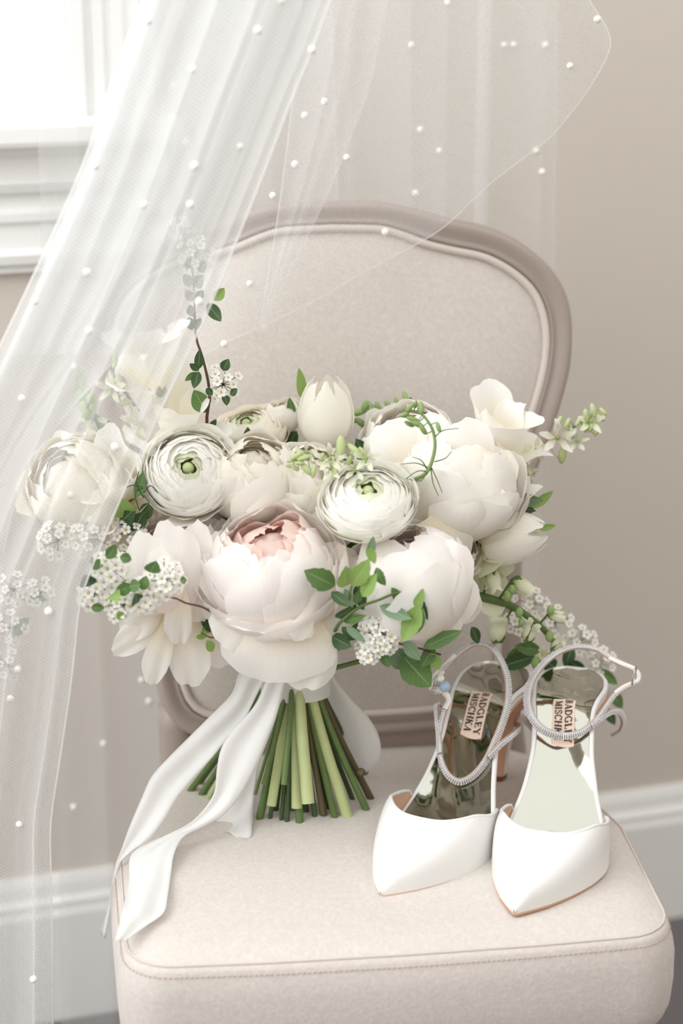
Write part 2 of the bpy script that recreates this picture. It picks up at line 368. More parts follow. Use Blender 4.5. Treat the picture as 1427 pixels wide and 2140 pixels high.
prof = [(0, -.012), (0, .007), (.06, .0125), (.14, .0135), (.20, .011), (.30, .0115), (.50, .014), (.70, .0155), (.85, .014), (.94, .009), (1.0, .0), (1.0, -.016), (.92, -.024), (.1, -.026)]
rows = [[BL(*(PI_[j]*(1-a)+PO[j]*a), d) for j in range(160)] for a, d in prof]
v, f, uv = grid(np.array(rows), closed_u=True, closed_v=True); obj('back_frame', v, f, M['frame'], chair)
rows = []
for k in (1.0, .985, .96, .92, .85, .75, .6, .45, .3, .15, .01):
    rows.append([BL(*(V(0, .25)+(q-V(0, .25))*k), .005+.016*(1-k**4)**.8) for q in PI_])
v, f, uv = grid(np.array(rows), closed_u=True); back = obj('back_cushion', v, f, M['suede'], chair, uvs=uv)
obj('piping', *tube([BL(*(V(0, .25)+(q-V(0, .25))*.986), .0095) for q in PI_], .0040, 8, closed=True)[:2], M['piping'], back)
rows = [[BL(*(V(0, .25)+(q-V(0, .25))*k), -.024-.004*(1-k*k)) for q in PI_] for k in (1.02, .7, .4, .01)]
v, f, uv = grid(np.array(rows), closed_u=True); obj('back_lining', v, f, M['suede'], chair)
for s in (-1, 1):
    p = spline([BL(s*.158, .03, -.012), CL(s*.165, .0, .42), CL(s*.172, .005, .33), CL(s*.178, .05, .12), CL(s*.182, .085, 0)], 18)
    obj('leg', *tube(p, np.linspace(.019, .014, 18), 12)[:2], M['frame'], chair)
    p = spline([CL(s*.178, -.355, .34), CL(s*.182, -.362, .30), CL(s*.176, -.352, .15), CL(s*.172, -.35, 0)], 18)
    obj('leg', *tube(p, [.026, .027, .027, .026, .025, .023]+list(np.linspace(.022, .012, 10))+[.015, .015], 12)[:2], M['frame'], chair)
obj('rear_rail', *box((-.15, -.03, SEAT-.06), (.15, .005, SEAT+.035), CL), M['frame'], chair, smooth=False)

# ------------------------------------------------------------------ flower kit
def frame_of(c, axis, spin=0):
    a = unit(axis); h = V(0, 0, 1) if abs(a[2]) < .95 else V(1, 0, 0); x = unit(np.cross(h, a)); y = np.cross(a, x)
    xs = x*math.cos(spin)+y*math.sin(spin); ys = -x*math.sin(spin)+y*math.cos(spin)
    return lambda p: np.asarray(c)+np.asarray(p)[..., 0:1]*xs+np.asarray(p)[..., 1:2]*ys+np.asarray(p)[..., 2:3]*a
def petal(prof, R, phi0, hw, rng, n=11, m=16, short=.25, pw=2.3, ruf=.04, tuck=.06, base=.35, point=0, notch=0, lift=0, cup=0, jag=.035, curl=0, vmax=1.0):
    S = spline(prof, 60); tt = np.linspace(0, 1, 60); P = np.zeros((n+1, m+1, 3))
    p1, p2, p3 = (rng.uniform(0, 6.28) for _ in range(3)); k1, k2 = rng.uniform(2, 3.4), rng.uniform(5, 8)
    for i in range(n+1):
        v = i/n
        for j in range(m+1):
            u = -1+2*j/m
            vv = v*vmax*(1-short*abs(u)**pw-notch*math.exp(-(u/.22)**2)-.035*math.sin(k1*u+p3)*v-jag*v*abs(math.sin(6.5*u+p1)*math.sin(11*u+p2)))
            rho = np.interp(vv, tt, S[:, 0]); z = np.interp(vv, tt, S[:, 1])
            w = base+(1-base)*math.sin(min(vv/.55, 1)*math.pi/2)
            if point and v > .45: w *= 1-point*((v-.45)/.55)**2
            ph = phi0+u*hw*w; e = vv**3
            rho += tuck*u+ruf*e*(math.sin(k1*u+p1)+.5*math.sin(k2*u+p2))-cup*u*u*v+curl*e
            z += ruf*.6*e*math.sin(k1*1.3*u+p2)+lift
            P[i, j] = (rho*math.sin(ph)*R, rho*math.cos(ph)*R, z*R)
    return P
def add_petal(P, fr, mat, parent, name='petal'):
    v, f, uv = grid(P); return obj(name, fr(v), f, M[mat], parent, uvs=uv)
PK = {  # profiles (radius, height) in units of the flower radius
 'closed': [(.12, -.75), (.7, -.6), (.98, -.05), (.80, .55), (.34, .86)],
 'closed2': [(.12, -.78), (.78, -.65), (1.08, -.05), (.96, .5), (.62, .84)],
 'cup': [(.12, -.8), (.85, -.7), (1.2, -.1), (1.16, .45), (.98, .78)],
 'open': [(.12, -.82), (.9, -.78), (1.34, -.25), (1.44, .3), (1.5, .55)],
 'shelf': [(.12, -.82), (.9, -.85), (1.36, -.45), (1.50, -.02), (1.66, .10)],
 'droop': [(.12, -.82), (.8, -.95), (1.45, -.85), (1.85, -1.05), (1.98, -1.5)],
 'flat': [(.12, -.82), (.85, -.9), (1.5, -.6), (1.95, -.5), (2.3, -.62)],
 'throat': [(.1, -.6), (.42, -.4), (.55, .1), (.45, .42), (.25, .55)],
 'tulip': [(.12, -1.05), (.72, -.92), (1.0, -.3), (.95, .35), (.72, .95), (.36, 1.42)],
 'rosecup': [(.12, -.8), (.8, -.7), (1.08, -.1), (1.04, .45), (1.12, .74)],
}
def dome(r, rim, flare=0.0, zs=.95, start=150):
    th = np.radians(np.linspace(start, rim, 6)); p = [(.1, -.86)]+[(r*math.sin(x), r*zs*math.cos(x)) for x in th]
    p[-1] = (p[-1][0]+flare, p[-1][1]+flare*.3); return p
bq_c = Zp(640, 1705, SEAT+.003)
bouquet = empty('bridal_bouquet', bq_c, 'hand-tied white and blush bridal bouquet standing on its stems on the chair seat', 'bouquet')
BIND = U(618, 1445, 1.580)
allstems = MB()
def flower(name, c, axis, R, label, calyx=True, stem=True):
    a = unit(axis); m = MB(); c = np.asarray(c)
    e1 = unit(np.cross(a, V(.3, .5, .8))); e2 = np.cross(a, e1)
    m.add(ellipsoid(c-a*R*.78, (e1*R*.22, e2*R*.22, a*R*.16)), 0)
    if stem:
        b = BIND+(c-BIND)*.06+V(0, 0, .01)
        m.add(tube(spline([c-a*R*.8, c-a*R*1.2+(b-c)*.08, (c-a*R*1.5)*.35+b*.65, b], 12), .0022, 6), 1)
    return m.build(name, [M['calyx'], M['stem']], bouquet, label=label)
def build(fl, c, axis, R, layers, seed, spin=0, core=True):
    rng = random.Random(seed); fr = frame_of(c, axis, spin); ph0 = 0
    if core:
        v, f = ellipsoid(V(0, 0, 0), (V(.60*R, 0, 0), V(0, .60*R, 0), V(0, 0, .58*R)), 14, 10); v = np.array(v)
        v *= np.array([1+.05*math.sin(9*math.atan2(q[1], q[0])+q[2]/R*6) for q in v])[:, None]
        obj('heart', fr(v), f, M[layers[0][3]], fl, uvs=[(.5, .6)]*len(v))
    for L in layers:
        n, prof, hw, mat = L[:4]; kw = dict(L[4]) if len(L) > 4 else {}
        sc = kw.pop('s', 1.0); ph0 += 1.1+rng.uniform(-.2, .2); arc = kw.pop('at', None); z = kw.pop('dz', 0); jit = kw.pop('jit', .12)
        pr = np.array(PK[prof] if isinstance(prof, str) else prof)*sc
        for k in range(n):
            ph = (arc[k] if arc else ph0+2*math.pi*k/n)+rng.uniform(-jit, jit)
            s2 = 1+rng.uniform(-.05, .05)
            kw2 = dict(curl=rng.uniform(.0, .13), vmax=rng.uniform(.84, 1.0)); kw2.update(kw); kw2['ruf'] = kw2.get('ruf', .04)*1.45; kw2.setdefault('tuck', .085)
            P = petal(pr*s2, R, ph, hw*rng.uniform(.9, 1.1), rng, lift=z+rng.uniform(-.04, .04), **kw2)
            add_petal(P, fr, mat, fl)
def axis_px(c, dx, dy, toward):                              # axis: dx right, dy up, toward the viewer
    return unit(V(dx, -toward*math.cos(.25)+dy*.0, dy+toward*.0))

# petal directions: phi = 0 lies along local y (up the picture), phi = pi is the viewer's lower side
def ranunculus(px, py, Y, R, axis, label, seed, N=9, mat='white', flat=.56):
    c = U(px, py, Y); fl = flower('ranunculus', c, axis, R, label); rng = random.Random(seed); fr = frame_of(c, axis)
    for k in range(N):
        q = k/(N-1); thr = math.radians(9+80*q**1.1); rk = .56+.46*q**.85
        th = np.linspace(min(thr+1.15, 2.4), thr, 5)
        pr = [(.10, -flat*.95)]+[(rk*math.sin(x), flat*(1.12*rk*math.cos(x)+.04*(1-q))) for x in th]
        pr[-1] = (pr[-1][0]+.015+.03*q, pr[-1][1]+.02)
        n = 4 if k < 2 else 5 if k < 5 else 6
        for i in range(n):
            ph = 2*math.pi*i/n+k*1.37+rng.uniform(-.12, .12)
            P = petal(np.array(pr)*(1+rng.uniform(-.03, .03)), R, ph, math.pi/n*1.28, rng, n=8, m=12, short=.08, pw=3.2, ruf=.022+.012*q, tuck=.03, base=.75, jag=.03, curl=rng.uniform(.02, .055), lift=rng.uniform(-.03, .03))
            add_petal(P, fr, 'greenwhite' if k <= 1 else mat, fl)
    m = MB(); m.add(ellipsoid(c+unit(axis)*R*flat*.50, [np.asarray(x)*R*.13 for x in (V(1, 0, 0), V(0, 1, 0), V(0, 0, 1))]))
    m.build('centre', M['bud_pale'], fl); return fl
def rose(px, py, Y, R, axis, label, seed, mats=('cream', 'cream', 'ivory'), name='garden_rose', openness=0, stem=True):
    c = U(px, py, Y); fl = flower(name, c, axis, R, label, stem=stem)
    L = [(3, dome(.66, 3), 1.3, mats[0]), (3, dome(.74, 7, .02), 1.2, mats[0]), (4, dome(.81, 11, .02), 1.1, mats[0]), (4, dome(.87, 15, .03), 1.05, mats[1], dict(ruf=.05)), (5, dome(.93, 20, .03), .95, mats[1], dict(ruf=.05)),
         (5, dome(.99, 28, .04), .9, mats[2], dict(ruf=.05)), (5, dome(1.04, 42, .05), .85, mats[2], dict(ruf=.06))]
    if openness: L += [(5, dome(1.12, 64, .12), .78, mats[2], dict(ruf=.07)), (4, dome(1.2, 80, .2), .66, mats[2], dict(ruf=.08))]
    build(fl, c, axis, R, L, seed); return fl
def tulip(px, py, Y, R, axis, label, seed, spin=0):
    c = U(px, py, Y); fl = flower('tulip', c, axis, R*1.2, label)
    build(fl, c, axis, R, [(3, 'tulip', 1.0, 'tulip', dict(s=.95, curl=0, vmax=1, short=.12, point=.6, ruf=.015, tuck=.03, jit=.03, n=14)),
                           (3, 'tulip', .86, 'tulip', dict(curl=.10, vmax=1, short=.14, point=.6, ruf=.015, tuck=.03, jit=.03, n=14, dz=-.05))], seed, spin, core=False); return fl

# a single free petal between two points, broad and bulging
def free_petal(parent, x1, y1, x2, y2, Y1, Y2, wpx, mat, bulge=.18, ruf=.05, seed=0, cupw=.25, tipw=.8):
    rng = random.Random(seed); b, t = U(x1, y1, Y1), U(x2, y2, Y2); d = t-b; L = np.linalg.norm(d); d = d/L; nr = V(0, -1, .25); nr = unit(nr-d*np.dot(nr, d)); sd = np.cross(d, nr); W_ = wpx/2450.; n, m = 14, 16; P = np.zeros((n+1, m+1, 3))
    p1, p2 = rng.uniform(0, 6), rng.uniform(0, 6)
    for i in range(n+1):
        v = i/n
        for j in range(m+1):
            u = -1+2*j/m; vv = v*(1-.24*abs(u)**3.6-.05*math.sin(2.6*u+p1)*v-.03*v*abs(math.sin(6*u+p2))); w = W_*.5*(.42+.58*math.sin(min(vv/.62, 1)*math.pi/2))*(1-(1-tipw)*vv**3)
            P[i, j] = b+d*L*vv+sd*u*w+nr*(bulge*L*math.sin(math.pi*min(1, vv*.92))-cupw*w*u*u+ruf*L*vv**2*(math.sin(3*u+p1)+.5*math.sin(6.5*u+p2)))
    v, f, uv = grid(P); return obj('petal', v, f, M[mat], parent, uvs=uv)
# front blush peony
pc = U(570, 1186, 1.525); ax = unit(V(-.08, -.42, .90)); R = .0495
fl = flower('peony', pc, ax, R, 'large open blush peony at the front with hanging outer petals')
build(fl, pc, ax, R, [
  (3, dome(.66, 4), 1.2, 'blush_deep'), (4, dome(.74, 10, .0), 1.0, 'blush_deep', dict(ruf=.07)), (4, dome(.80, 16, .02), 1.0, 'blush_deep', dict(ruf=.07)), (5, dome(.86, 20, .03), .9, 'blush', dict(ruf=.08)),
  (5, dome(.93, 24, .03), .85, 'blush', dict(ruf=.08)), (4, dome(.98, 22, .0), .9, 'blush_pale', dict(at=[2.0, 2.75, 3.5, 4.3], ruf=.05)), (4, dome(1.03, 30, .03), .78, 'blush_pale', dict(at=[-1.5, -.6, .4, 1.4], ruf=.06)),
  (4, dome(1.05, 32, .0), .9, 'blush_pale', dict(at=[2.1, 2.9, 3.7, 4.5], ruf=.04)), (5, dome(1.10, 50, .05), .7, 'blush_pale', dict(at=[-1.7, -1.0, -.1, .9, 1.7], ruf=.06)),
  (3, dome(1.15, 64, .03), .8, 'blush_pale', dict(at=[1.9, 4.4, 5.2], ruf=.06)), (2, dome(1.22, 62, .06), .7, 'blush_pale', dict(at=[1.45, -1.55], ruf=.07)),
  (3, dome(1.22, 80, .20), .85, 'blush_pale', dict(at=[2.45, 3.2, 3.95], ruf=.05, jit=.05)),
], 5)
for k, a in enumerate([(590, 1270, 575, 1424, 1.500, 1.505, 250, 'ivory', .16, .03), (655, 1285, 638, 1443, 1.505, 1.515, 125, 'ivory', .10, .05), (520, 1270, 468, 1352, 1.505, 1.50, 120, 'ivory', .12, .05), (660, 1255, 706, 1330, 1.51, 1.515, 110, 'ivory', .12, .05), (570, 1265, 560, 1330, 1.492, 1.478, 190, 'blush_pale', .10, .04), (645, 1270, 600, 1330, 1.49, 1.478, 70, 'ivory', .1, .05), (470, 1240, 440, 1300, 1.515, 1.52, 70, 'ivory', .1, .06), (690, 1150, 722, 1200, 1.53, 1.535, 90, 'blush_pale', .15, .05), (600, 1300, 650, 1120, 1.495, 1.520, 130, 'blush_pale', .16, .03), (540, 1300, 490, 1130, 1.495, 1.520, 120, 'blush_pale', .16, .03), (572, 1296, 572, 1158, 1.492, 1.498, 190, 'blush_pale', .16, .02), (640, 1290, 712, 1140, 1.50, 1.535, 120, 'blush_pale', .14, .05), (495, 1285, 436, 1120, 1.505, 1.54, 110, 'blush_pale', .14, .06)]): free_petal(fl, *a, seed=300+k)
# right closed blush peony
pc = U(858, 1205, 1.540); ax = unit(V(-.30, -.20, .92)); R = .0495
fl = flower('peony', pc, ax, R, 'round half-closed blush peony to the right of the front peony')
build(fl, pc, ax, R, [(3, dome(.66, 3), 1.3, 'blush'), (4, dome(.76, 6, .0), 1.2, 'blush'), (4, dome(.86, 8, .0), 1.1, 'blush_pale', dict(ruf=.05)), (5, dome(.93, 10, .0), 1.0, 'blush_pale', dict(ruf=.05)),
  (5, dome(.98, 14, .0), 1.0, 'blush_pale', dict(ruf=.05)), (4, dome(1.03, 20, .0), 1.0, 'blush_pale', dict(ruf=.05)), (3, dome(1.08, 24, .0), 1.0, 'blush_pale', dict(at=[2.4, 3.4, 4.6], ruf=.04)), (3, dome(1.12, 52, .04), .8, 'ivory', dict(at=[.9, 1.8, -1.2], ruf=.06)),
  (2, dome(1.16, 80, .05), .7, 'blush_pale', dict(at=[2.1, 3.6], ruf=.06))], 9)
for k, a in enumerate([(890, 1085, 960, 1180, 1.555, 1.57, 120, 'ivory', .18, .05), (940, 1210, 980, 1300, 1.545, 1.55, 90, 'blush_pale', .12, .06), (775, 1140, 742, 1180, 1.55, 1.55, 60, 'blush_pale', .2, .08), (900, 1260, 925, 1345, 1.515, 1.525, 110, 'blush_pale', .12, .04), (855, 1318, 790, 1125, 1.512, 1.520, 150, 'blush_pale', .20, .03), (895, 1310, 930, 1110, 1.515, 1.530, 150, 'blush_pale', .20, .03), (915, 1320, 972, 1190, 1.525, 1.545, 110, 'blush_pale', .16, .05), (830, 1300, 768, 1180, 1.52, 1.535, 90, 'blush_pale', .16, .05)]): free_petal(fl, *a, seed=330+k)
# left loose blush peony
pc = U(352, 1170, 1.565); ax = unit(V(-.10, -.42, .86)); R = .043
fl = flower('peony', pc, ax, R, 'loose blush peony at the left with long drooping petals')
build(fl, pc, ax, R, [(3, dome(.66, 4), 1.2, 'blush'), (4, dome(.76, 10, .02), 1.0, 'blush', dict(ruf=.09)), (4, dome(.84, 16, .03), .8, 'blush_pale', dict(ruf=.1)), (5, dome(.92, 32, .04), .7, 'blush_pale', dict(ruf=.1)),
  (5, dome(1.0, 38, .05), .65, 'blush_pale', dict(ruf=.1)), (5, dome(1.08, 48, .08), .62, 'blush_pale', dict(ruf=.11)), (4, dome(1.16, 62, .12), .55, 'blush_pale', dict(at=[.9, 1.9, -.9, -1.9], ruf=.1)), (3, dome(1.18, 84, .1), .5, 'blush_pale', dict(at=[2.5, 3.3, 4.1], ruf=.09))], 14)
for k, a in enumerate([(345, 1285, 236, 1362, 1.535, 1.525, 66, 'ivory', .06, .06), (352, 1300, 312, 1428, 1.53, 1.53, 60, 'ivory', .10, .06), (395, 1290, 398, 1434, 1.532, 1.54, 92, 'ivory', .08, .07), (420, 1300, 468, 1392, 1.545, 1.55, 70, 'ivory', .1, .05), (330, 1240, 262, 1330, 1.535, 1.53, 84, 'ivory', .1, .1), (408, 1300, 408, 1095, 1.522, 1.535, 96, 'blush_pale', .12, .05), (375, 1290, 362, 1085, 1.515, 1.530, 110, 'blush_pale', .14, .05), (325, 1285, 312, 1110, 1.518, 1.530, 110, 'blush_pale', .14, .06), (350, 1280, 335, 1150, 1.508, 1.512, 90, 'blush_pale', .14, .06), (375, 1230, 372, 1345, 1.51, 1.52, 60, 'ivory', .12, .08), (300, 1250, 268, 1150, 1.53, 1.535, 76, 'blush_pale', .14, .07)]): free_petal(fl, *a, seed=360+k)
# ranunculus
ranunculus(396, 988, 1.575, .041, V(-.02, -.75, .55), 'full white ranunculus at the left beside the veil edge', 21, N=13)
ranunculus(770, 1046, 1.530, .040, V(-.03, -.52, .86), 'full white ranunculus in the middle above the peonies', 22, N=13)
ranunculus(520, 905, 1.69, .036, V(-.2, -.3, .93), 'cream ranunculus at the back left of the upright tulip', 23, N=9, mat='cream')
# roses
rc = rose(968, 1000, 1.608, .049, V(.25, -.02, .97), 'large cream garden rose at the upper right', 31, ('cream', 'cream', 'ivory'), openness=1)
for k, a in enumerate([(880, 985, 796, 884, 1.60, 1.62, 120, 'ivory', .16, .05), (915, 980, 880, 868, 1.595, 1.63, 110, 'ivory', .2, .05), (985, 1010, 945, 880, 1.585, 1.60, 150, 'ivory', .16, .05), (1000, 1040, 1040, 930, 1.585, 1.61, 130, 'cream', .16, .06), (930, 1060, 905, 960, 1.57, 1.57, 120, 'ivory', .2, .05), (960, 1105, 1000, 1000, 1.575, 1.565, 170, 'ivory', .2, .04), (1010, 1090, 1066, 1040, 1.585, 1.60, 100, 'ivory', .15, .06), (960, 1050, 1000, 1120, 1.575, 1.58, 130, 'cream', .2, .04), (900, 1010, 800, 965, 1.60, 1.61, 90, 'cream', .2, .05)]): free_petal(rc, *a, seed=420+k)
rose(850, 930, 1.655, .040, V(-.3, -.3, .85), 'cream garden rose tucked behind the large cream rose', 36, ('cream', 'ivory', 'ivory'))
rose(525, 1000, 1.590, .040, V(.05, -.45, .85), 'cream rose between the left ranunculus and front peony', 32)
rose(640, 1008, 1.600, .035, V(.1, -.5, .8), 'small cream rose behind the front peony', 33)
rose(592, 868, 1.70, .0165, V(-.15, -.2, .95), 'small cream rosebud left of the upright tulip', 34, name='rosebud')
rose(150, 1015, 1.60, .040, V(-.4, -.6, .55), 'cream garden rose at the far left behind the veil', 35, ('cream', 'cream', 'cream'), openness=1)
rose(930, 1130, 1.60, .036, V(.6, -.5, .3), 'cream rose low at the right between peony and tulip', 37)
rose(450, 1090, 1.60, .030, V(.0, -.6, .7), 'small blush rose between the two left peonies', 38, ('blush', 'blush', 'blush_pale'))
rose(690, 1085, 1.59, .030, V(.2, -.6, .6), 'small ivory rose behind the front peony rim', 39, ('cream', 'ivory', 'ivory'))
# tulips
tulip(681, 866, 1.665, .0255, V(.02, -.12, 1), 'upright white tulip at the top of the bouquet', 41, .4)
tulip(1063, 1122, 1.610, .0245, V(.97, -.12, .20), 'white tulip lying sideways at the right', 42, .9)
# sweet peas: a ruffled standard with two wings
def sweet_pea(px, py, Y, R, axis, label, seed, mat='white'):
    c = U(px, py, Y); fl = flower('sweet_pea', c, axis, R, label)
    build(fl, c, axis, R, [(2, [(.05, -.8), (.35, -.5), (.6, .0), (.75, .5), (1.0, .85)], 1.3, mat, dict(ruf=.14, at=[.2, 2.9])),
                           (2, [(.05, -.8), (.25, -.5), (.4, -.1), (.45, .3), (.55, .6)], 1.1, mat, dict(ruf=.1, at=[1.4, 4.4])),
                           (2, [(.05, -.8), (.5, -.7), (.9, -.4), (1.15, -.2), (1.35, -.3)], .75, mat, dict(ruf=.12, at=[2.4, 4.0]))], seed, core=False); return fl
sweet_pea(1040, 893, 1.665, .037, V(.25, -.25, .9), 'ruffled white sweet pea at the upper right in front of the chair frame', 51)
sweet_pea(372, 866, 1.62, .037, V(.1, -.3, .9), 'ruffled white sweet pea above the left ranunculus', 52)
sweet_pea(318, 752, 1.63, .038, V(-.1, -.2, .95), 'ruffled white sweet pea highest behind the veil', 53)
sweet_pea(245, 1005, 1.59, .034, V(-.3, -.6, .6), 'ruffled white sweet pea behind the veil beside the left ranunculus', 54)
sweet_pea(225, 1075, 1.58, .028, V(-.4, -.6, .3), 'small white sweet pea low behind the veil', 55)
sweet_pea(1010, 1200, 1.615, .026, V(.4, -.5, -.2), 'small white sweet pea under the sideways tulip', 56, 'greenwhite')

# ------------------------------------------------------------------ spirea florets, leaves, sprays
def floret_mesh():
    m = MB(); r = .0043
    for k in range(5):
        a = 2*math.pi*k/5; c_, s_ = math.cos(a), math.sin(a); ring = []
        for q, (l, w, z) in enumerate([(.18, 0, .0), (.45, .34, .12), (.8, .42, .22), (1.02, .2, .2), (1.02, -.2, .2), (.8, -.42, .22), (.45, -.34, .12)]):
            ring.append(V((l*c_-w*s_)*r, (l*s_+w*c_)*r, z*r))
        mid = V(.62*c_*r, .62*s_*r, .06*r)
        m.add((ring+[mid], [(i, (i+1) % 7, 7) for i in range(7)]), 0, uv=[(.5, .9)]*7+[(.5, .5)])
    m.add(ellipsoid(V(0, 0, .06*r), (V(.24*r, 0, 0), V(0, .24*r, 0), V(0, 0, .14*r)), 6, 4), 1)
    for k in range(8):
        a = 2*math.pi*k/8+.3; p = V(math.cos(a)*.42*r, math.sin(a)*.42*r, .45*r)
        m.add(ellipsoid(p, (V(.06*r, 0, 0), V(0, .06*r, 0), V(0, 0, .06*r)), 4, 2), 1)
    return make_mesh('floret', np.array(m.v), m.f, [M['floret'], M['yellow']], m.uv, m.m)
FLORET = floret_mesh()
def align(p, axis, spin, sc=1.0):
    q = Vector(tuple(unit(axis))).to_track_quat('Z', 'Y').to_matrix().to_4x4()
    return Matrix.Translation(Vector(tuple(p))) @ q @ Matrix.Rotation(spin, 4, 'Z') @ Matrix.Scale(sc, 4)
rs = random.Random(77)
def spirea(px, py, Y, r, n, label, axis=(0, -1, .35), root=None, sc=1.0):
    c = U(px, py, Y); a = unit(axis); x = unit(np.cross(a, V(0, 0, 1))); y = np.cross(x, a); m = MB(); pts = []
    base = c-a*r*1.0
    for k in range(n):
        t = (k+.5)/n; th = math.acos(1-t*.98); ph = k*2.39996+rs.uniform(-.2, .2)
        d = a*math.cos(th)+(x*math.cos(ph)+y*math.sin(ph))*math.sin(th)
        p = base+a*r*.2+d*r*rs.uniform(.88, 1.08)+a*0; pts.append((p, unit(d+a*.6+V(0, 0, .15)))); m.add(tube([base, (base+p)/2+a*r*.03, p], .00035, 4))
    if root is not None: m.add(tube(spline([base, (base+root)/2+V(0, 0, -.004), root], 10), .0009, 5))
    o = m.build('spirea_cluster', M['stem'] if root is None else M['twig'], bouquet, label=label)
    for p, d in pts: inst('floret', FLORET, o, align(p, d, rs.uniform(0, 6.3), sc*rs.uniform(.86, 1.08)))
    return o
SP = [(232, 1188, 1.475, .0150, 17, 'white spirea cluster at the lower left under a small leaf'), (192, 1240, 1.475, .0125, 12, 'leftmost white spirea cluster at the veil edge'),
      (252, 1262, 1.470, .0135, 13, 'lowest white spirea cluster at the left'), (345, 1208, 1.470, .0150, 17, 'white spirea cluster over the loose peony'), (302, 1240, 1.470, .0135, 13, 'white spirea cluster in the middle of the left spray'),
      (272, 1108, 1.56, .0150, 14, 'shaded white spirea cluster above the left spray'), (464, 799, 1.615, .0150, 14, 'white spirea cluster on the tall sprig by the chair back'),
      (795, 1322, 1.490, .0175, 22, 'white spirea cluster hanging at the right of the front peony'), (868, 1248, 1.495, .0140, 15, 'white spirea cluster over the right peony'), (770, 1358, 1.492, .011, 9, 'small white spirea cluster hanging lowest at the right'),
      (110, 1128, 1.55, .0170, 16, 'white spirea cluster behind the veil under the left rose'), (185, 1120, 1.55, .0170, 15, 'white spirea cluster behind the veil beside the sweet pea'), (408, 528, 1.64, .0150, 13, 'white spirea cluster high on the tall sprig behind the veil'),
      (375, 475, 1.65, .009, 7, 'topmost white spirea cluster behind the veil'), (22, 1232, 1.53, .015, 10, 'white spirea cluster at the far left behind the veil'), (82, 1238, 1.53, .012, 9, 'white spirea cluster next to the far left one'), (18, 1312, 1.53, .015, 10, 'white spirea cluster at the far left in the middle'), (10, 1390, 1.53, .012, 8, 'white spirea cluster lowest at the far left'),
      (1115, 1262, 1.68, .016, 11, 'blurred white spirea cluster by the chair frame'), (1160, 1300, 1.68, .017, 12, 'blurred white spirea cluster above the snapdragon tip'), (1215, 1340, 1.69, .016, 11, 'blurred white spirea cluster behind the right shoe strap'), (1255, 1385, 1.69, .016, 11, 'rightmost blurred white spirea cluster'), (1085, 1300, 1.66, .012, 9, 'small spirea cluster behind the snapdragon stem'), (1080, 960, 1.69, .013, 9, 'spirea cluster under the right sweet pea'), (462, 1345, 1.55, .010, 7, 'spirea tuft under the front peony')]
for s in SP: spirea(*s[:4], int(s[4]*(1.35 if s[2] < 1.5 else 1)), s[5], sc=1.1 if s[2] < 1.5 else 1.0, axis=(rs.uniform(-.15, .15), -1, .4))

def leaf_shape(b, tip, wr, nrm, bend=.1, fold=.25, serr=0, n=8, m=6):
    b = np.asarray(b); d = np.asarray(tip)-b; L = np.linalg.norm(d); d = d/L; nrm = unit(np.asarray(nrm)-d*np.dot(nrm, d)); s = np.cross(d, nrm); P = np.zeros((n+1, m+1, 3))
    for i in range(n+1):
        v = i/n; w = wr*L*.5*(math.sin(math.pi*min(1, v**.85*1.0))**.8 if 0 < v < 1 else .02)
        if serr and v > .35: w *= 1+serr*((-1)**i)
        for j in range(m+1):
            u = -1+2*j/m; P[i, j] = b+d*L*v+s*u*w+nrm*(bend*L*math.sin(math.pi*v)-fold*abs(u)*w*-1)
    return grid(P)
rl = random.Random(8)
def leaf(x1, y1, x2, y2, Y, wpx, mat='leaf', Y2=None, serr=0, bend=None):
    b, t = U(x1, y1, Y), U(x2, y2, Y2 if Y2 else Y+rl.uniform(-.012, .006)); L = math.hypot(x2-x1, y2-y1)
    v, f, uv = leaf_shape(b, t, max(.25, wpx/L), (rl.uniform(-.5, .5), -1, rl.uniform(-.1, .7)), rl.uniform(-.08, .14) if bend is None else bend, rl.uniform(.1, .35), serr, n=10 if serr else 8)
    return obj('leaf', v, f, M[mat], bouquet, uvs=uv)
G_, D_, A_, L_ = 'leaf', 'leaf_dark', 'leaf_grey', 'leaf_light'
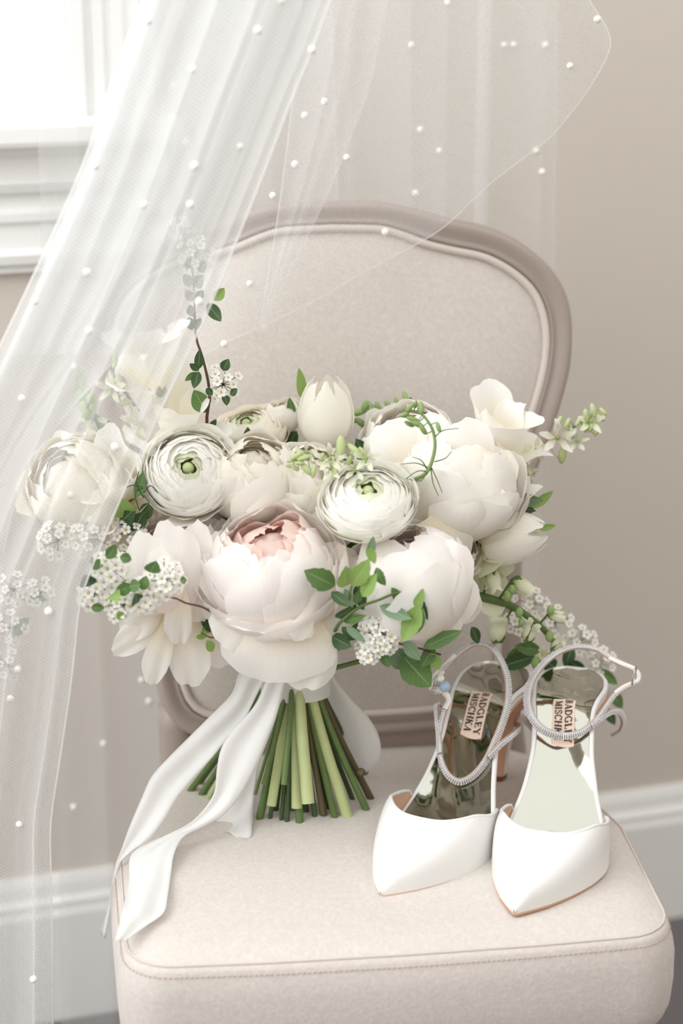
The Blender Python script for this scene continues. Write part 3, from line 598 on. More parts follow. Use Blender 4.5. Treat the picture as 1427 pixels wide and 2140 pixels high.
LEAVES = [(700, 1224, 635, 1192, 1.475, 44, G_, .06), (715, 1228, 723, 1182, 1.472, 30, L_, .06), (734, 1224, 772, 1168, 1.470, 38, L_, .06), (757, 1247, 788, 1198, 1.470, 26, L_, 0), (786, 1186, 806, 1224, 1.473, 24, G_, .06),
 (768, 1140, 784, 1178, 1.473, 20, L_, 0), (773, 1160, 780, 1120, 1.475, 16, A_, 0), (692, 1237, 730, 1268, 1.478, 24, D_, 0), (720, 1230, 737, 1270, 1.478, 18, A_, 0), (747, 1220, 758, 1275, 1.482, 26, D_, 0), (742, 1262, 752, 1232, 1.48, 20, G_, 0),
 (793, 1266, 860, 1294, 1.482, 30, A_, 0), (818, 1228, 853, 1278, 1.483, 22, G_, .05), (870, 1242, 894, 1296, 1.483, 20, D_, .05), (878, 1266, 840, 1342, 1.475, 38, L_, .06), (884, 1272, 868, 1326, 1.474, 22, A_, 0), (868, 1270, 884, 1230, 1.478, 22, L_, 0),
 (722, 1308, 764, 1342, 1.487, 18, A_, 0), (718, 1299, 764, 1286, 1.49, 18, G_, 0), (714, 1310, 742, 1338, 1.49, 20, D_, 0), (694, 1330, 735, 1352, 1.50, 32, D_, 0), (700, 1290, 745, 1262, 1.49, 26, D_, 0), (822, 1285, 800, 1262, 1.49, 24, D_, 0),
 (884, 1354, 966, 1318, 1.500, 32, G_, .04), (842, 1372, 900, 1436, 1.51, 62, G_, .04), (844, 1338, 878, 1380, 1.495, 28, A_, 0), (900, 1365, 918, 1400, 1.51, 26, L_, 0), (905, 1350, 880, 1395, 1.515, 30, G_, 0), (812, 1395, 800, 1352, 1.50, 26, G_, 0), (770, 1385, 790, 1345, 1.50, 22, G_, 0), (850, 1395, 820, 1350, 1.52, 40, A_, 0),
 (456, 1318, 414, 1276, 1.53, 42, D_, .04), (446, 1302, 420, 1330, 1.53, 20, L_, 0), (432, 1338, 444, 1362, 1.50, 16, L_, 0), (410, 1332, 432, 1330, 1.52, 12, L_, 0),
 (223, 1168, 243, 1138, 1.465, 26, G_, .06), (250, 1164, 275, 1170, 1.465, 22, G_, .06), (194, 1190, 209, 1168, 1.47, 20, G_, 0), (242, 1238, 278, 1222, 1.462, 28, G_, .04), (270, 1226, 294, 1222, 1.463, 24, G_, .04), (297, 1233, 306, 1203, 1.463, 24, G_, .06), (312, 1196, 327, 1172, 1.464, 26, G_, .06), (376, 1214, 390, 1212, 1.465, 16, G_, 0), (190, 1270, 218, 1270, 1.465, 20, G_, 0), (246, 1278, 257, 1294, 1.463, 14, L_, 0), (236, 1240, 250, 1256, 1.464, 20, L_, 0), (186, 1225, 178, 1200, 1.47, 22, D_, 0), (284, 1262, 282, 1240, 1.468, 16, D_, 0),
 (414, 772, 417, 730, 1.615, 21, D_, 0), (415, 776, 405, 812, 1.615, 22, D_, 0), (416, 774, 396, 760, 1.615, 16, D_, 0), (410, 778, 386, 796, 1.615, 14, G_, 0), (434, 634, 462, 672, 1.615, 26, D_, 0), (447, 628, 469, 602, 1.62, 24, L_, 0), (466, 775, 478, 750, 1.62, 22, D_, 0), (432, 862, 405, 815, 1.62, 42, G_, 0), (438, 905, 452, 876, 1.625, 18, D_, 0), (468, 825, 474, 848, 1.615, 18, D_, 0), (430, 812, 444, 826, 1.612, 16, D_, 0), (482, 826, 496, 812, 1.612, 14, D_, 0),
 (398, 600, 386, 572, 1.64, 22, D_, 0), (410, 600, 426, 574, 1.64, 22, D_, 0), (402, 630, 388, 604, 1.64, 20, D_, 0), (408, 632, 424, 606, 1.64, 22, D_, 0), (404, 662, 396, 636, 1.64, 22, D_, 0), (402, 690, 394, 662, 1.64, 20, D_, 0), (410, 690, 420, 664, 1.64, 18, D_, 0), (398, 560, 386, 540, 1.64, 18, D_, 0), (414, 566, 432, 548, 1.64, 18, D_, 0),
 (1048, 1046, 1136, 1046, 1.62, 36, A_, 0), (1112, 1062, 1156, 1026, 1.625, 20, L_, 0), (1050, 1052, 1120, 1068, 1.63, 30, D_, 0), (1126, 1106, 1162, 1098, 1.62, 14, L_, 0), (630, 832, 624, 768, 1.68, 20, 'leaf_light', 0), (612, 870, 605, 830, 1.69, 18, G_, 0),
 (880, 1050, 925, 1075, 1.585, 34, D_, 0), (868, 1075, 905, 1040, 1.585, 40, D_, 0), (890, 1095, 865, 1050, 1.59, 40, D_, 0), (286, 1040, 300, 985, 1.56, 26, G_, 0), (268, 1080, 250, 1040, 1.565, 40, L_, 0), (300, 1070, 275, 1110, 1.565, 34, D_, 0), (320, 1055, 290, 1085, 1.57, 30, G_, 0), (250, 1095, 285, 1060, 1.57, 30, D_, 0),
 (810, 900, 770, 860, 1.69, 36, G_, 0), (800, 950, 770, 900, 1.69, 40, G_, 0), (830, 960, 790, 925, 1.68, 40, D_, 0), (560, 905, 585, 935, 1.69, 26, G_, 0), (620, 900, 600, 940, 1.69, 26, D_, 0), (750, 1130, 728, 1180, 1.56, 40, D_, 0), (735, 1160, 750, 1230, 1.55, 40, D_, 0), (760, 1140, 740, 1190, 1.555, 30, D_, 0),
 (1120, 1372, 1040, 1396, 1.64, 34, D_, 0), (1130, 1360, 1075, 1350, 1.64, 30, G_, 0), (1190, 1380, 1225, 1410, 1.68, 28, D_, 0), (1205, 1405, 1240, 1440, 1.68, 26, D_, 0), (1250, 1400, 1290, 1430, 1.69, 24, G_, 0), (1270, 1440, 1300, 1480, 1.69, 24, G_, 0), (1060, 1385, 1100, 1345, 1.645, 28, G_, 0), (1195, 1350, 1180, 1395, 1.68, 26, D_, 0), (985, 1310, 1000, 1345, 1.60, 22, D_, 0), (960, 1250, 990, 1290, 1.60, 40, D_, 0), (1265, 1480, 1285, 1515, 1.69, 22, D_, 0), (1160, 1395, 1135, 1378, 1.66, 26, D_, 0),
 (225, 900, 200, 870, 1.62, 28, G_, 0), (230, 940, 215, 985, 1.61, 30, D_, 0), (215, 1160, 190, 1190, 1.53, 30, G_, 0), (40, 1245, 100, 1255, 1.54, 24, A_, 0), (60, 1290, 30, 1330, 1.54, 22, A_, 0)]
for x1, y1, x2, y2, Y, w, mt, se in LEAVES: leaf(x1, y1, x2, y2, Y, w, mt, serr=se)
for k in range(46):                                           # foliage filling the inside of the bouquet
    a = rl.uniform(0, 6.28); r = rl.uniform(.1, 1)**.6; x = 640+r*330*math.cos(a); y = 1125+r*185*math.sin(a)
    q = rl.uniform(0, 6.28); l = rl.uniform(50, 80); leaf(x, y, x+l*math.cos(q), y+l*math.sin(q), 1.625+.03*rl.random(), rl.uniform(30, 44), rl.choice([D_, D_, G_]))

def twig(name, pts, r0, r1, mat, n=24):
    p = spline([U(*q) for q in pts], n); return obj(name, *tube(p, np.linspace(r0, r1, n), 7)[:2], M[mat], bouquet)
twig('sprig_stem', [(440, 960, 1.62), (432, 880, 1.62), (438, 820, 1.617), (424, 750, 1.617), (409, 700, 1.63), (405, 600, 1.64), (395, 520, 1.645), (376, 480, 1.65)], .0016, .0006, 'twig')
twig('sprig_stem', [(700, 1318, 1.50), (712, 1300, 1.488), (749, 1270, 1.483), (791, 1254, 1.482), (837, 1238, 1.482), (876, 1254, 1.482)], .0017, .0008, 'stem')
twig('sprig_stem', [(760, 1272, 1.50), (732, 1262, 1.48), (735, 1225, 1.476), (760, 1200, 1.474), (772, 1160, 1.475)], .0011, .0006, 'stem')
twig('sprig_stem', [(920, 1368, 1.52), (880, 1356, 1.505), (846, 1348, 1.497), (810, 1340, 1.497)], .0010, .0006, 'twig')
twig('sprig_stem', [(450, 1285, 1.55), (421, 1268, 1.48), (387, 1260, 1.472), (365, 1250, 1.472), (300, 1240, 1.476), (250, 1215, 1.48), (215, 1235, 1.48)], .0010, .0006, 'twig')
twig('sprig_stem', [(470, 1330, 1.53), (440, 1332, 1.51), (420, 1322, 1.515)], .0007, .0004, 'twig')

twig('flower_stem', [(930, 1180, 1.615), (965, 1160, 1.612), (1000, 1143, 1.611)], .0042, .0040, 'bud_pale')
# larkspur: a stem, buds and thin bracts
def larkspur(pts, buds, label, r=.0017, mat='stem', budmat='bud', threads=()):
    p = spline([U(*q) for q in pts], 28); o = obj('larkspur_spray', *tube(p, np.linspace(r, r*.5, 28), 7)[:2], M[mat], bouquet, label=label)
    for x, y, Y, dx, dy, L in buds:
        c = U(x, y, Y); q = Y*2.45e-4*0; s = Y/FPX*1.06; d = V(dx, rl.uniform(-.5, .2)*math.hypot(dx, dy), -dy); d = unit(d); a = unit(np.cross(d, V(.2, 1, .3))); b = np.cross(d, a); w = L*s*.21
        m = MB(); m.add(ellipsoid(c, (a*w, b*w, d*L*s*.5), 8, 7)); e = c-d*L*s*.45; k = p[np.argmin(np.linalg.norm(p-e, axis=1))]
        m.add(tube([e, (e+k)/2, k], .0005, 5)); m.build('bud', M[budmat], o)
    for th in threads: obj('bract', *tube(spline([U(*q) for q in th], 10), np.linspace(.0006, .0003, 10), 5)[:2], M['stem'], o)
    return o
def little(o, x, y, Y, R, seed, mat='greenwhite', axis=(0, -1, .3)):   # a small half-open flower on a spray
    c = U(x, y, Y); rng = random.Random(seed); fr = frame_of(c, axis); mb2 = MB()
    for k in range(5):
        P = petal([(.05, -.5), (.3, -.3), (.6, .1), (.9, .35), (1.1, .35)], R, 2*math.pi*k/5+rng.uniform(-.2, .2), .42, rng, n=5, m=4, ruf=.06, point=.5)
        v, f, uv = grid(P); mb2.add((fr(v), f, uv), 0)
    mb2.add(ellipsoid(c, [V(1, 0, 0)*R*.16, V(0, 1, 0)*R*.16, V(0, 0, 1)*R*.16], 6, 4), 1)
    return mb2.build('small_flower', [M[mat], M['bud']], o)
o = larkspur([(860, 1005, 1.57), (893, 985, 1.545), (908, 940, 1.54), (906, 905, 1.54), (895, 882, 1.54), (880, 865, 1.54), (858, 858, 1.54)],
    [(845, 866, 1.535, -1, .3, 24), (856, 852, 1.535, -.6, .8, 26), (862, 876, 1.535, -.8, -.3, 28), (880, 852, 1.535, .1, 1, 28), (872, 886, 1.535, -1, -.5, 30), (884, 898, 1.535, -.5, -.8, 28), (916, 893, 1.535, .3, 1, 24), (855, 886, 1.54, -1, -.6, 24), (868, 845, 1.54, -.2, 1, 20)],
    'curved green larkspur spray rising over the large cream rose', .0019, 'bud', 'bud',
    [[(896, 978, 1.545), (870, 968, 1.54), (838, 970, 1.54)], [(893, 985, 1.545), (872, 985, 1.54), (846, 1002, 1.54)], [(893, 982, 1.545), (880, 962, 1.54), (862, 955, 1.54)], [(900, 975, 1.545), (912, 1000, 1.54), (924, 1030, 1.54)], [(900, 978, 1.545), (905, 1010, 1.54), (916, 1036, 1.538)], [(907, 915, 1.54), (925, 900, 1.535), (958, 895, 1.53)], [(908, 965, 1.54), (930, 958, 1.535), (944, 943, 1.53)], [(893, 985, 1.545), (878, 1005, 1.54), (850, 1000, 1.54)]])
o = larkspur([(780, 985, 1.56), (740, 968, 1.545), (700, 955, 1.535), (660, 958, 1.53), (615, 962, 1.525)],
    [(608, 962, 1.52, -1, .2, 22), (604, 974, 1.52, -1, -.3, 18), (616, 978, 1.52, -.8, -.6, 22), (620, 952, 1.52, -1, .6, 30), (634, 957, 1.52, -.9, .2, 30), (640, 980, 1.52, -.9, -1, 34), (655, 985, 1.52, .2, -1, 30), (712, 935, 1.53, 0, 1, 50), (738, 938, 1.53, .9, .6, 34), (745, 948, 1.53, 1, .2, 28), (700, 990, 1.525, .3, -1, 30), (672, 955, 1.525, -.4, 1, 22), (625, 968, 1.518, -1, -.1, 22), (758, 950, 1.535, .5, 1, 36), (728, 965, 1.53, .4, -1, 30)],
    'pale green larkspur spray lying over the middle of the bouquet', .0017, 'stem', 'bud_pale')
for i, (x, y, R) in enumerate([(690, 958, .012), (765, 958, .011), (690, 980, .010), (742, 982, .010), (640, 946, .009)]): little(o, x, y, 1.525, R, 60+i)
o = larkspur([(760, 930, 1.71), (780, 890, 1.71), (800, 862, 1.71), (860, 832, 1.71)],
    [(x, y, 1.70, dx, dy, L) for x, y, dx, dy, L in [(748, 862, -1, .2, 34), (762, 850, -.3, 1, 32), (775, 862, .2, 1, 34), (790, 852, .3, .8, 30), (756, 885, -.7, -.6, 34), (772, 888, 0, -1, 36), (790, 880, .5, -.6, 30), (735, 878, -1, -.3, 30), (812, 848, .6, .8, 28), (830, 842, .5, 1, 28), (848, 832, .4, 1, 30), (805, 872, .8, -.3, 30), (825, 862, .9, -.4, 28), (845, 850, 1, -.2, 26), (760, 905, -.2, -1, 30)]],
    'dark green larkspur buds behind the upright tulip', .0028, 'stem', 'bud')
o = larkspur([(1050, 985, 1.68), (1110, 950, 1.68), (1150, 925, 1.68), (1195, 895, 1.68), (1240, 865, 1.68)],
    [(x, y, 1.675, dx, dy, L) for x, y, dx, dy, L in [(1225, 870, .2, 1, 34), (1240, 858, .3, 1, 32), (1252, 872, .9, .5, 28), (1236, 890, .4, -1, 30), (1222, 892, -.2, -1, 28), (1248, 900, .5, -1, 26), (1210, 880, -.6, .8, 26), (1195, 905, -.2, -1, 28), (1185, 885, -.5, 1, 26), (1175, 950, .1, -1, 40), (1168, 880, -.5, 1, 24), (1260, 860, 1, 1, 22)]],
    'pale green larkspur spray reaching out past the chair at the right', .0014, 'stem', 'bud_pale')
for i, (x, y, R) in enumerate([(1165, 915, .016), (1235, 880, .012), (1205, 922, .010), (1095, 965, .012), (1120, 940, .011), (1100, 985, .010)]): little(o, x, y, 1.672, R, 80+i, 'white' if i == 0 else 'greenwhite')
o = larkspur([(290, 860, 1.63), (262, 820, 1.63), (240, 790, 1.63), (238, 758, 1.63)], [(240, 752, 1.625, 0, 1, 34), (228, 805, 1.625, -1, .2, 34), (250, 800, 1.625, .6, .6, 30), (262, 842, 1.625, .9, -.2, 30), (236, 825, 1.625, -1, -.4, 28)], 'pale larkspur sprig behind the veil', .0014, 'stem', 'bud_pale')
for i, (x, y, R) in enumerate([(232, 812, .013), (268, 930, .016), (285, 885, .014), (262, 985, .014)]): little(o, x, y, 1.615, R, 90+i, 'greenwhite')
# dill-like threads beside the left ranunculus
for th in [[(300, 1040, 1.56), (285, 1010, 1.55), (290, 985, 1.55)], [(300, 1030, 1.56), (315, 1015, 1.55), (330, 1030, 1.55)], [(298, 1020, 1.56), (282, 1030, 1.55), (290, 1065, 1.55)], [(300, 1035, 1.56), (312, 1055, 1.55), (300, 1075, 1.55)], [(296, 1018, 1.56), (278, 1014, 1.55), (265, 1018, 1.55)]]:
    obj('tendril', *tube(spline([U(*q) for q in th], 10), .0005, 5)[:2], M['stem_dark'], bouquet)

# snapdragons: thick stem, pouched florets with a split lip, green calyces
def snap(pts, fls, label, r, fmat, smat='stem_pale', tipbuds=()):
    p = spline([U(*q) for q in pts], 24); o = obj('snapdragon', *tube(p, np.linspace(r, r*.5, 24), 8)[:2], M[smat], bouquet, label=label)
    for i, (x, y, Y, dx, dy, L) in enumerate(fls):
        s = Y/FPX*1.06; rng = random.Random(200+i); d = unit(V(dx, -.3*math.hypot(dx, dy), -dy)); c = U(x, y, Y); R = L*s*.5; fr = frame_of(c, d, rng.uniform(0, 6)); mb2 = MB()
        for k, (hw, pr) in enumerate([(1.5, [(.06, -.9), (.42, -.6), (.52, 0), (.44, .45), (.62, .85)]), (1.5, [(.06, -.9), (.42, -.6), (.50, -.1), (.5, .3), (.78, .62)])]):
            P = petal(pr, R, k*math.pi, hw, rng, n=8, m=8, ruf=.09, short=.2, notch=.12); v, f, uv = grid(P); mb2.add((fr(v), f, uv), 0)
        for k in range(4):
            P = petal([(.05, -1.0), (.34, -.85), (.46, -.6), (.5, -.38)], R, k*math.pi/2, .6, rng, n=4, m=4, point=.8, ruf=0); v, f, uv = grid(P); mb2.add((fr(v), f, uv), 1)
        e = c-d*R*.95; k = p[np.argmin(np.linalg.norm(p-e, axis=1))]; mb2.add(tube([e, k], .0011, 5), 1)
        mb2.build('floret', [M[fmat], M['leaf']], o)
    for x, y, Y, L in tipbuds:
        c = U(x, y, Y); s = Y/FPX*1.06*L*.5; obj('bud', *ellipsoid(c, (V(s*.7, 0, 0), V(0, s*.7, 0), V(0, 0, s)), 8, 6), M['bud'], o)
    return o
snap([(960, 1240, 1.61), (1010, 1248, 1.61), (1075, 1270, 1.615), (1130, 1310, 1.62), (1160, 1345, 1.625)],
     [(1030, 1215, 1.60, .2, 1, 62), (1095, 1228, 1.605, .9, .6, 64), (1040, 1315, 1.60, .1, -1, 72), (1108, 1318, 1.605, .3, -1, 58), (1168, 1288, 1.615, 1, .1, 50), (1135, 1370, 1.62, 0, -1, 44), (1165, 1345, 1.62, .6, -.8, 40)],
     'green-white snapdragon arching out at the lower right', .0046, 'greenwhite', 'stem', [(1060, 1245, 1.60, 26), (1070, 1232, 1.60, 22), (1085, 1280, 1.60, 24), (1150, 1275, 1.61, 24), (1148, 1330, 1.615, 26), (1120, 1385, 1.62, 30), (1090, 1300, 1.60, 22)])
snap([(250, 990, 1.61), (220, 920, 1.615), (195, 860, 1.62), (175, 800, 1.62)],
     [(180, 880, 1.615, -.8, .2, 34), (215, 880, 1.615, .9, .3, 34), (190, 905, 1.61, -.9, -.3, 36), (235, 935, 1.61, .9, .1, 36)],
     'green snapdragon spike at the left behind the veil', .0030, 'greenwhite', 'stem',
     [(165, 788, 1.615, 24), (172, 800, 1.61, 26), (160, 808, 1.615, 24), (180, 815, 1.612, 26), (168, 826, 1.61, 28), (188, 834, 1.61, 26), (174, 848, 1.61, 30), (194, 852, 1.61, 28), (182, 866, 1.608, 28), (166, 838, 1.612, 24)])

# ------------------------------------------------------------------ cut stems below the tie
def stem(x, y, rpx, mat, Y=None, via=None, top=None):
    b = Zp(x, y, SEAT+.004+rpx*.0001) if Y is None else U(x, y, Y)
    t = BIND+(top if top is not None else V((x-618)/900*.05, (b[1]-1.58)*.22, 0))+V(0, 0, .03); r = rpx/2430.
    pts = [t, t*.55+b*.45+V(0, 0, -.006), b] if via is None else [t, U(*via), b]
    p = spline(pts, 14); v, f, uv = tube(p, np.linspace(r*.85, r, 14), 10); m = MB().add((v, f[:-1], uv), 0); k = np.array(v[-10:]); m.add((list(k), [tuple(range(10))]), 1)
    return m.build('stem', [M[mat], M['cut']], bouquet)
for a in [(389, 1664, 8, 'stem', 1.62), (413, 1673, 8, 'stem', 1.61), (428, 1681, 7, 'stem_pale', 1.60), (405, 1655, 6, 'stem', 1.635), (533, 1660, 4, 'stem', 1.555), (551, 1640, 6, 'stem', 1.535), (567, 1683, 11, 'stem_pale', 1.545), (541, 1716, 9, 'stem'), (563, 1718, 5, 'stem_dark'), (593, 1640, 7, 'stem', 1.525),
          (587, 1722, 5, 'stem_dark'), (599, 1725, 6, 'stem_dark'), (620, 1688, 12, 'stem_pale', 1.545), (626, 1727, 9, 'stem'), (644, 1679, 14, 'stem_pale', 1.53), (659, 1716, 6, 'stem_dark'), (678, 1714, 8, 'stem_brown'), (702, 1718, 8, 'stem'), (728, 1714, 13, 'stem_pale'), (740, 1679, 6, 'stem_dark'), (770, 1702, 8, 'stem'), (779, 1677, 8, 'stem_brown'), (765, 1616, 6, 'stem_dark', 1.64), (690, 1700, 6, 'stem_dark'), (575, 1700, 7, 'stem_dark'), (640, 1705, 7, 'stem_dark'), (610, 1700, 8, 'stem'), (655, 1690, 6, 'stem_brown'), (715, 1690, 6, 'stem_dark')]: stem(*a)
for x, y in ((754, 1614), (672, 1600)):
    c = Zp(x, y+40, SEAT+.05); obj('stem_node', *ellipsoid(U(x, y, 1.575), (V(.0045, 0, 0), V(0, .0045, 0), V(0, 0, .004)), 8, 6), M['stem_brown'], bouquet)

# ------------------------------------------------------------------ silk ribbon
def q8(l): return [(200+x/2.3016, 1340+y/2.3016) for x, y in l]
def ribbon(Lp, Rp, yl, yr, n=60, m=10, wave=.003, seed=1, name='ribbon_tail', mat='ribbon'):
    def lift(pts, ys): return np.array([Zp(*p, SEAT+s[1]) if isinstance(s, tuple) else U(*p, s) for p, s in zip(pts, ys)])
    A, B = spline(lift(Lp, yl), n), spline(lift(Rp, yr), n); rng = random.Random(seed); ph = rng.uniform(0, 6); P = np.zeros((n, m+1, 3))
    for i in range(n):
        t = i/(n-1); d = B[i]-A[i]; w = np.linalg.norm(d); nr = unit(np.cross(d, (A+B)[min(i+1, n-1)]-(A+B)[max(i-1, 0)]))
        for j in range(m+1):
            s = j/m; P[i, j] = A[i]+d*s+nr*min(wave, w*.16)*math.sin(s*math.pi*2.2+ph+t*5)*(1-abs(2*s-1)**4)
    v, f, uv = grid(P); o = obj(name, v, f, M[mat], bouquet, uvs=uv)
    md = o.modifiers.new('thickness', 'SOLIDIFY'); md.thickness = .0003; return o
Z = lambda z: ('z', z)
ribbon(q8([(770, 60), (690, 150), (655, 250), (540, 370), (430, 480), (360, 550), (270, 650), (215, 770), (160, 900), (118, 1020), (92, 1090), (72, 1190), (58, 1270), (22, 1410)]),
       q8([(880, 90), (800, 210), (710, 385), (625, 480), (560, 560), (480, 650), (400, 745), (330, 860), (255, 955), (165, 1022), (112, 1075), (92, 1200), (72, 1290), (48, 1432)]),
       [1.562, 1.555, 1.55, 1.545, 1.54, 1.53, 1.52, 1.505, 1.495, 1.49, 1.488, 1.487, 1.486, 1.48], [1.560, 1.552, 1.545, 1.54, 1.532, 1.525, 1.515, 1.50, 1.492, 1.488, 1.487, 1.486, 1.485, 1.48], seed=3)
ribbon(q8([(850, 100), (770, 300), (655, 430), (602, 520), (582, 620), (565, 740), (470, 860), (340, 932), (220, 985), (165, 1040), (160, 1150), (130, 1290), (118, 1340), (95, 1440)]),
       q8([(930, 120), (875, 340), (825, 480), (765, 620), (700, 735), (620, 830), (520, 890), (425, 938), (378, 1020), (362, 1120), (345, 1230), (326, 1308), (240, 1370), (140, 1440)]),
       [1.552, 1.54, 1.532, 1.525, 1.52, 1.515, 1.505, 1.498, 1.49, 1.478, 1.455, Z(.012), Z(.010), Z(.0085)], [1.550, 1.536, 1.53, 1.522, 1.518, 1.51, 1.503, 1.495, 1.475, 1.452, Z(.010), Z(.0085), Z(.008), Z(.0075)], seed=5)
ribbon(q8([(720, 560), (690, 650), (645, 780), (590, 850), (545, 885), (550, 905)]), q8([(790, 540), (775, 640), (762, 780), (752, 880), (745, 942), (700, 950)]), [1.565, 1.565, 1.56, 1.555, 1.55, 1.545], [1.565, 1.565, 1.56, Z(.012), Z(.008), Z(.008)], seed=7)
ribbon(q8([(1010, 90), (1035, 220), (1055, 340), (1085, 430), (1120, 500), (1180, 560), (1235, 620), (1280, 640)]), q8([(1090, 60), (1150, 180), (1230, 280), (1310, 365), (1355, 440), (1372, 520), (1352, 590), (1300, 634)]), [1.585, 1.60, 1.61, 1.615, 1.62, 1.622, 1.622, 1.62], [1.585, 1.60, 1.61, 1.615, 1.615, 1.612, 1.612, 1.615], seed=9, name='ribbon_loop')
ribbon(q8([(1120, 500), (1180, 570), (1230, 640), (1255, 680)]), q8([(1200, 520), (1260, 570), (1290, 610), (1262, 684)]), [1.632]*4, [1.632]*4, seed=10, name='ribbon_loop')
pp = np.array([[BIND+V(.031*math.cos(a), .022*math.sin(a), z) for a in np.linspace(0, 2*math.pi, 28, endpoint=False)] for z in (-.002, .006, .014, .022, .032, .04)])
v, f, uv = grid(pp*1.0, closed_u=True); obj('ribbon_wrap', v, f, M['ribbon'], bouquet)

# ------------------------------------------------------------------ shoes
def glyphs():                                                 # serif capitals as strokes: (points, width)
    T, H = .20, .085
    def stem_(x): return [([(x, 0), (x, 1)], T), ([(x-.14, .03), (x+.14, .03)], H), ([(x-.14, .97), (x+.14, .97)], H)]
    arc = lambda cx, cy, rx, ry, a0, a1, n=12: [(cx+rx*math.cos(math.radians(a)), cy+ry*math.sin(math.radians(a))) for a in np.linspace(a0, a1, n)]
    g = {}
    g['B'] = (.72, stem_(.16)+[(arc(.32, .74, .25, .23, 90, -90), .12), (arc(.32, .27, .31, .24, 90, -90), .13), ([(.16, .97), (.34, .97)], H), ([(.16, .51), (.34, .51)], H), ([(.16, .03), (.34, .03)], H)])
    g['A'] = (.86, [([(.12, 0), (.42, 1)], H), ([(.42, 1), (.74, 0)], T), ([(.24, .34), (.6, .34)], H), ([(0, .03), (.24, .03)], H), ([(.6, .03), (.86, .03)], H)])
    g['D'] = (.84, stem_(.16)+[(arc(.3, .5, .45, .47, 90, -90, 16), .14), ([(.16, .97), (.32, .97)], H), ([(.16, .03), (.32, .03)], H)])
    g['G'] = (.88, [(arc(.45, .5, .38, .47, 50, 310, 20), .14), ([(.72, .0), (.72, .42)], .13), ([(.56, .42), (.86, .42)], H), ([(.72, .7), (.72, .98)], H)])
    g['L'] = (.68, stem_(.16)+[([(.16, .03), (.6, .03)], H), ([(.6, 0), (.6, .28)], H)])
    g['E'] = (.70, stem_(.16)+[([(.16, .03), (.6, .03)], H), ([(.6, 0), (.6, .26)], H), ([(.16, .97), (.58, .97)], H), ([(.58, .76), (.58, 1)], H), ([(.16, .5), (.46, .5)], H), ([(.46, .4), (.46, .62)], H)])
    g['Y'] = (.80, [([(.1, 1), (.4, .48)], T), ([(.7, 1), (.4, .48)], H), ([(.4, 0), (.4, .5)], T), ([(.26, .03), (.54, .03)], H), ([(0, .97), (.24, .97)], H), ([(.58, .97), (.82, .97)], H)])
    g['M'] = (1.02, [([(.16, 0), (.16, 1)], H), ([(.16, 1), (.5, .1)], T), ([(.5, .1), (.84, 1)], H), ([(.84, 0), (.84, 1)], T), ([(.04, .03), (.28, .03)], H), ([(.7, .03), (.98, .03)], H), ([(.04, .97), (.2, .97)], H), ([(.82, .97), (.98, .97)], H)])
    g['I'] = (.38, stem_(.19))
    g['S'] = (.64, [(arc(.32, .74, .22, .23, 30, 270, 14)+arc(.32, .27, .24, .24, 90, -150, 14), .13), ([(.54, .7), (.54, .98)], H), ([(.08, .02), (.08, .3)], H)])
    g['C'] = (.82, [(arc(.45, .5, .38, .47, 45, 315, 20), .14), ([(.74, .68), (.74, .98)], H)])
    g['H'] = (.90, stem_(.16)+stem_(.72)+[([(.16, .5), (.72, .5)], H)])
    g['K'] = (.86, stem_(.16)+[([(.2, .42), (.68, 1)], H), ([(.36, .6), (.74, 0)], T), ([(.54, .97), (.84, .97)], H), ([(.58, .03), (.86, .03)], H)])
    return g
GL = glyphs()
def text_quads(s, height, length):                            # list of polygons in (x, y), y in 0..height, x in 0..length
    tot = sum(GL[c][0] for c in s)+.10*(len(s)-1); k = length/tot; x0 = 0; out = []
    for c in s:
        for pts, w in GL[c][1]:
            for (ax, ay), (bx, by) in zip(pts[:-1], pts[1:]):
                d = V(bx-ax, by-ay); d = d/(np.linalg.norm(d)+1e-9); nn = V(-d[1], d[0])*w/2; e = d*.015
                q = [V(ax, ay)-e+nn, V(bx, by)+e+nn, V(bx, by)+e-nn, V(ax, ay)-e-nn]
                out.append([((x0+p[0])*k, p[1]*height) for p in q])
        x0 += GL[c][0]+.10
    return out
GEM = None
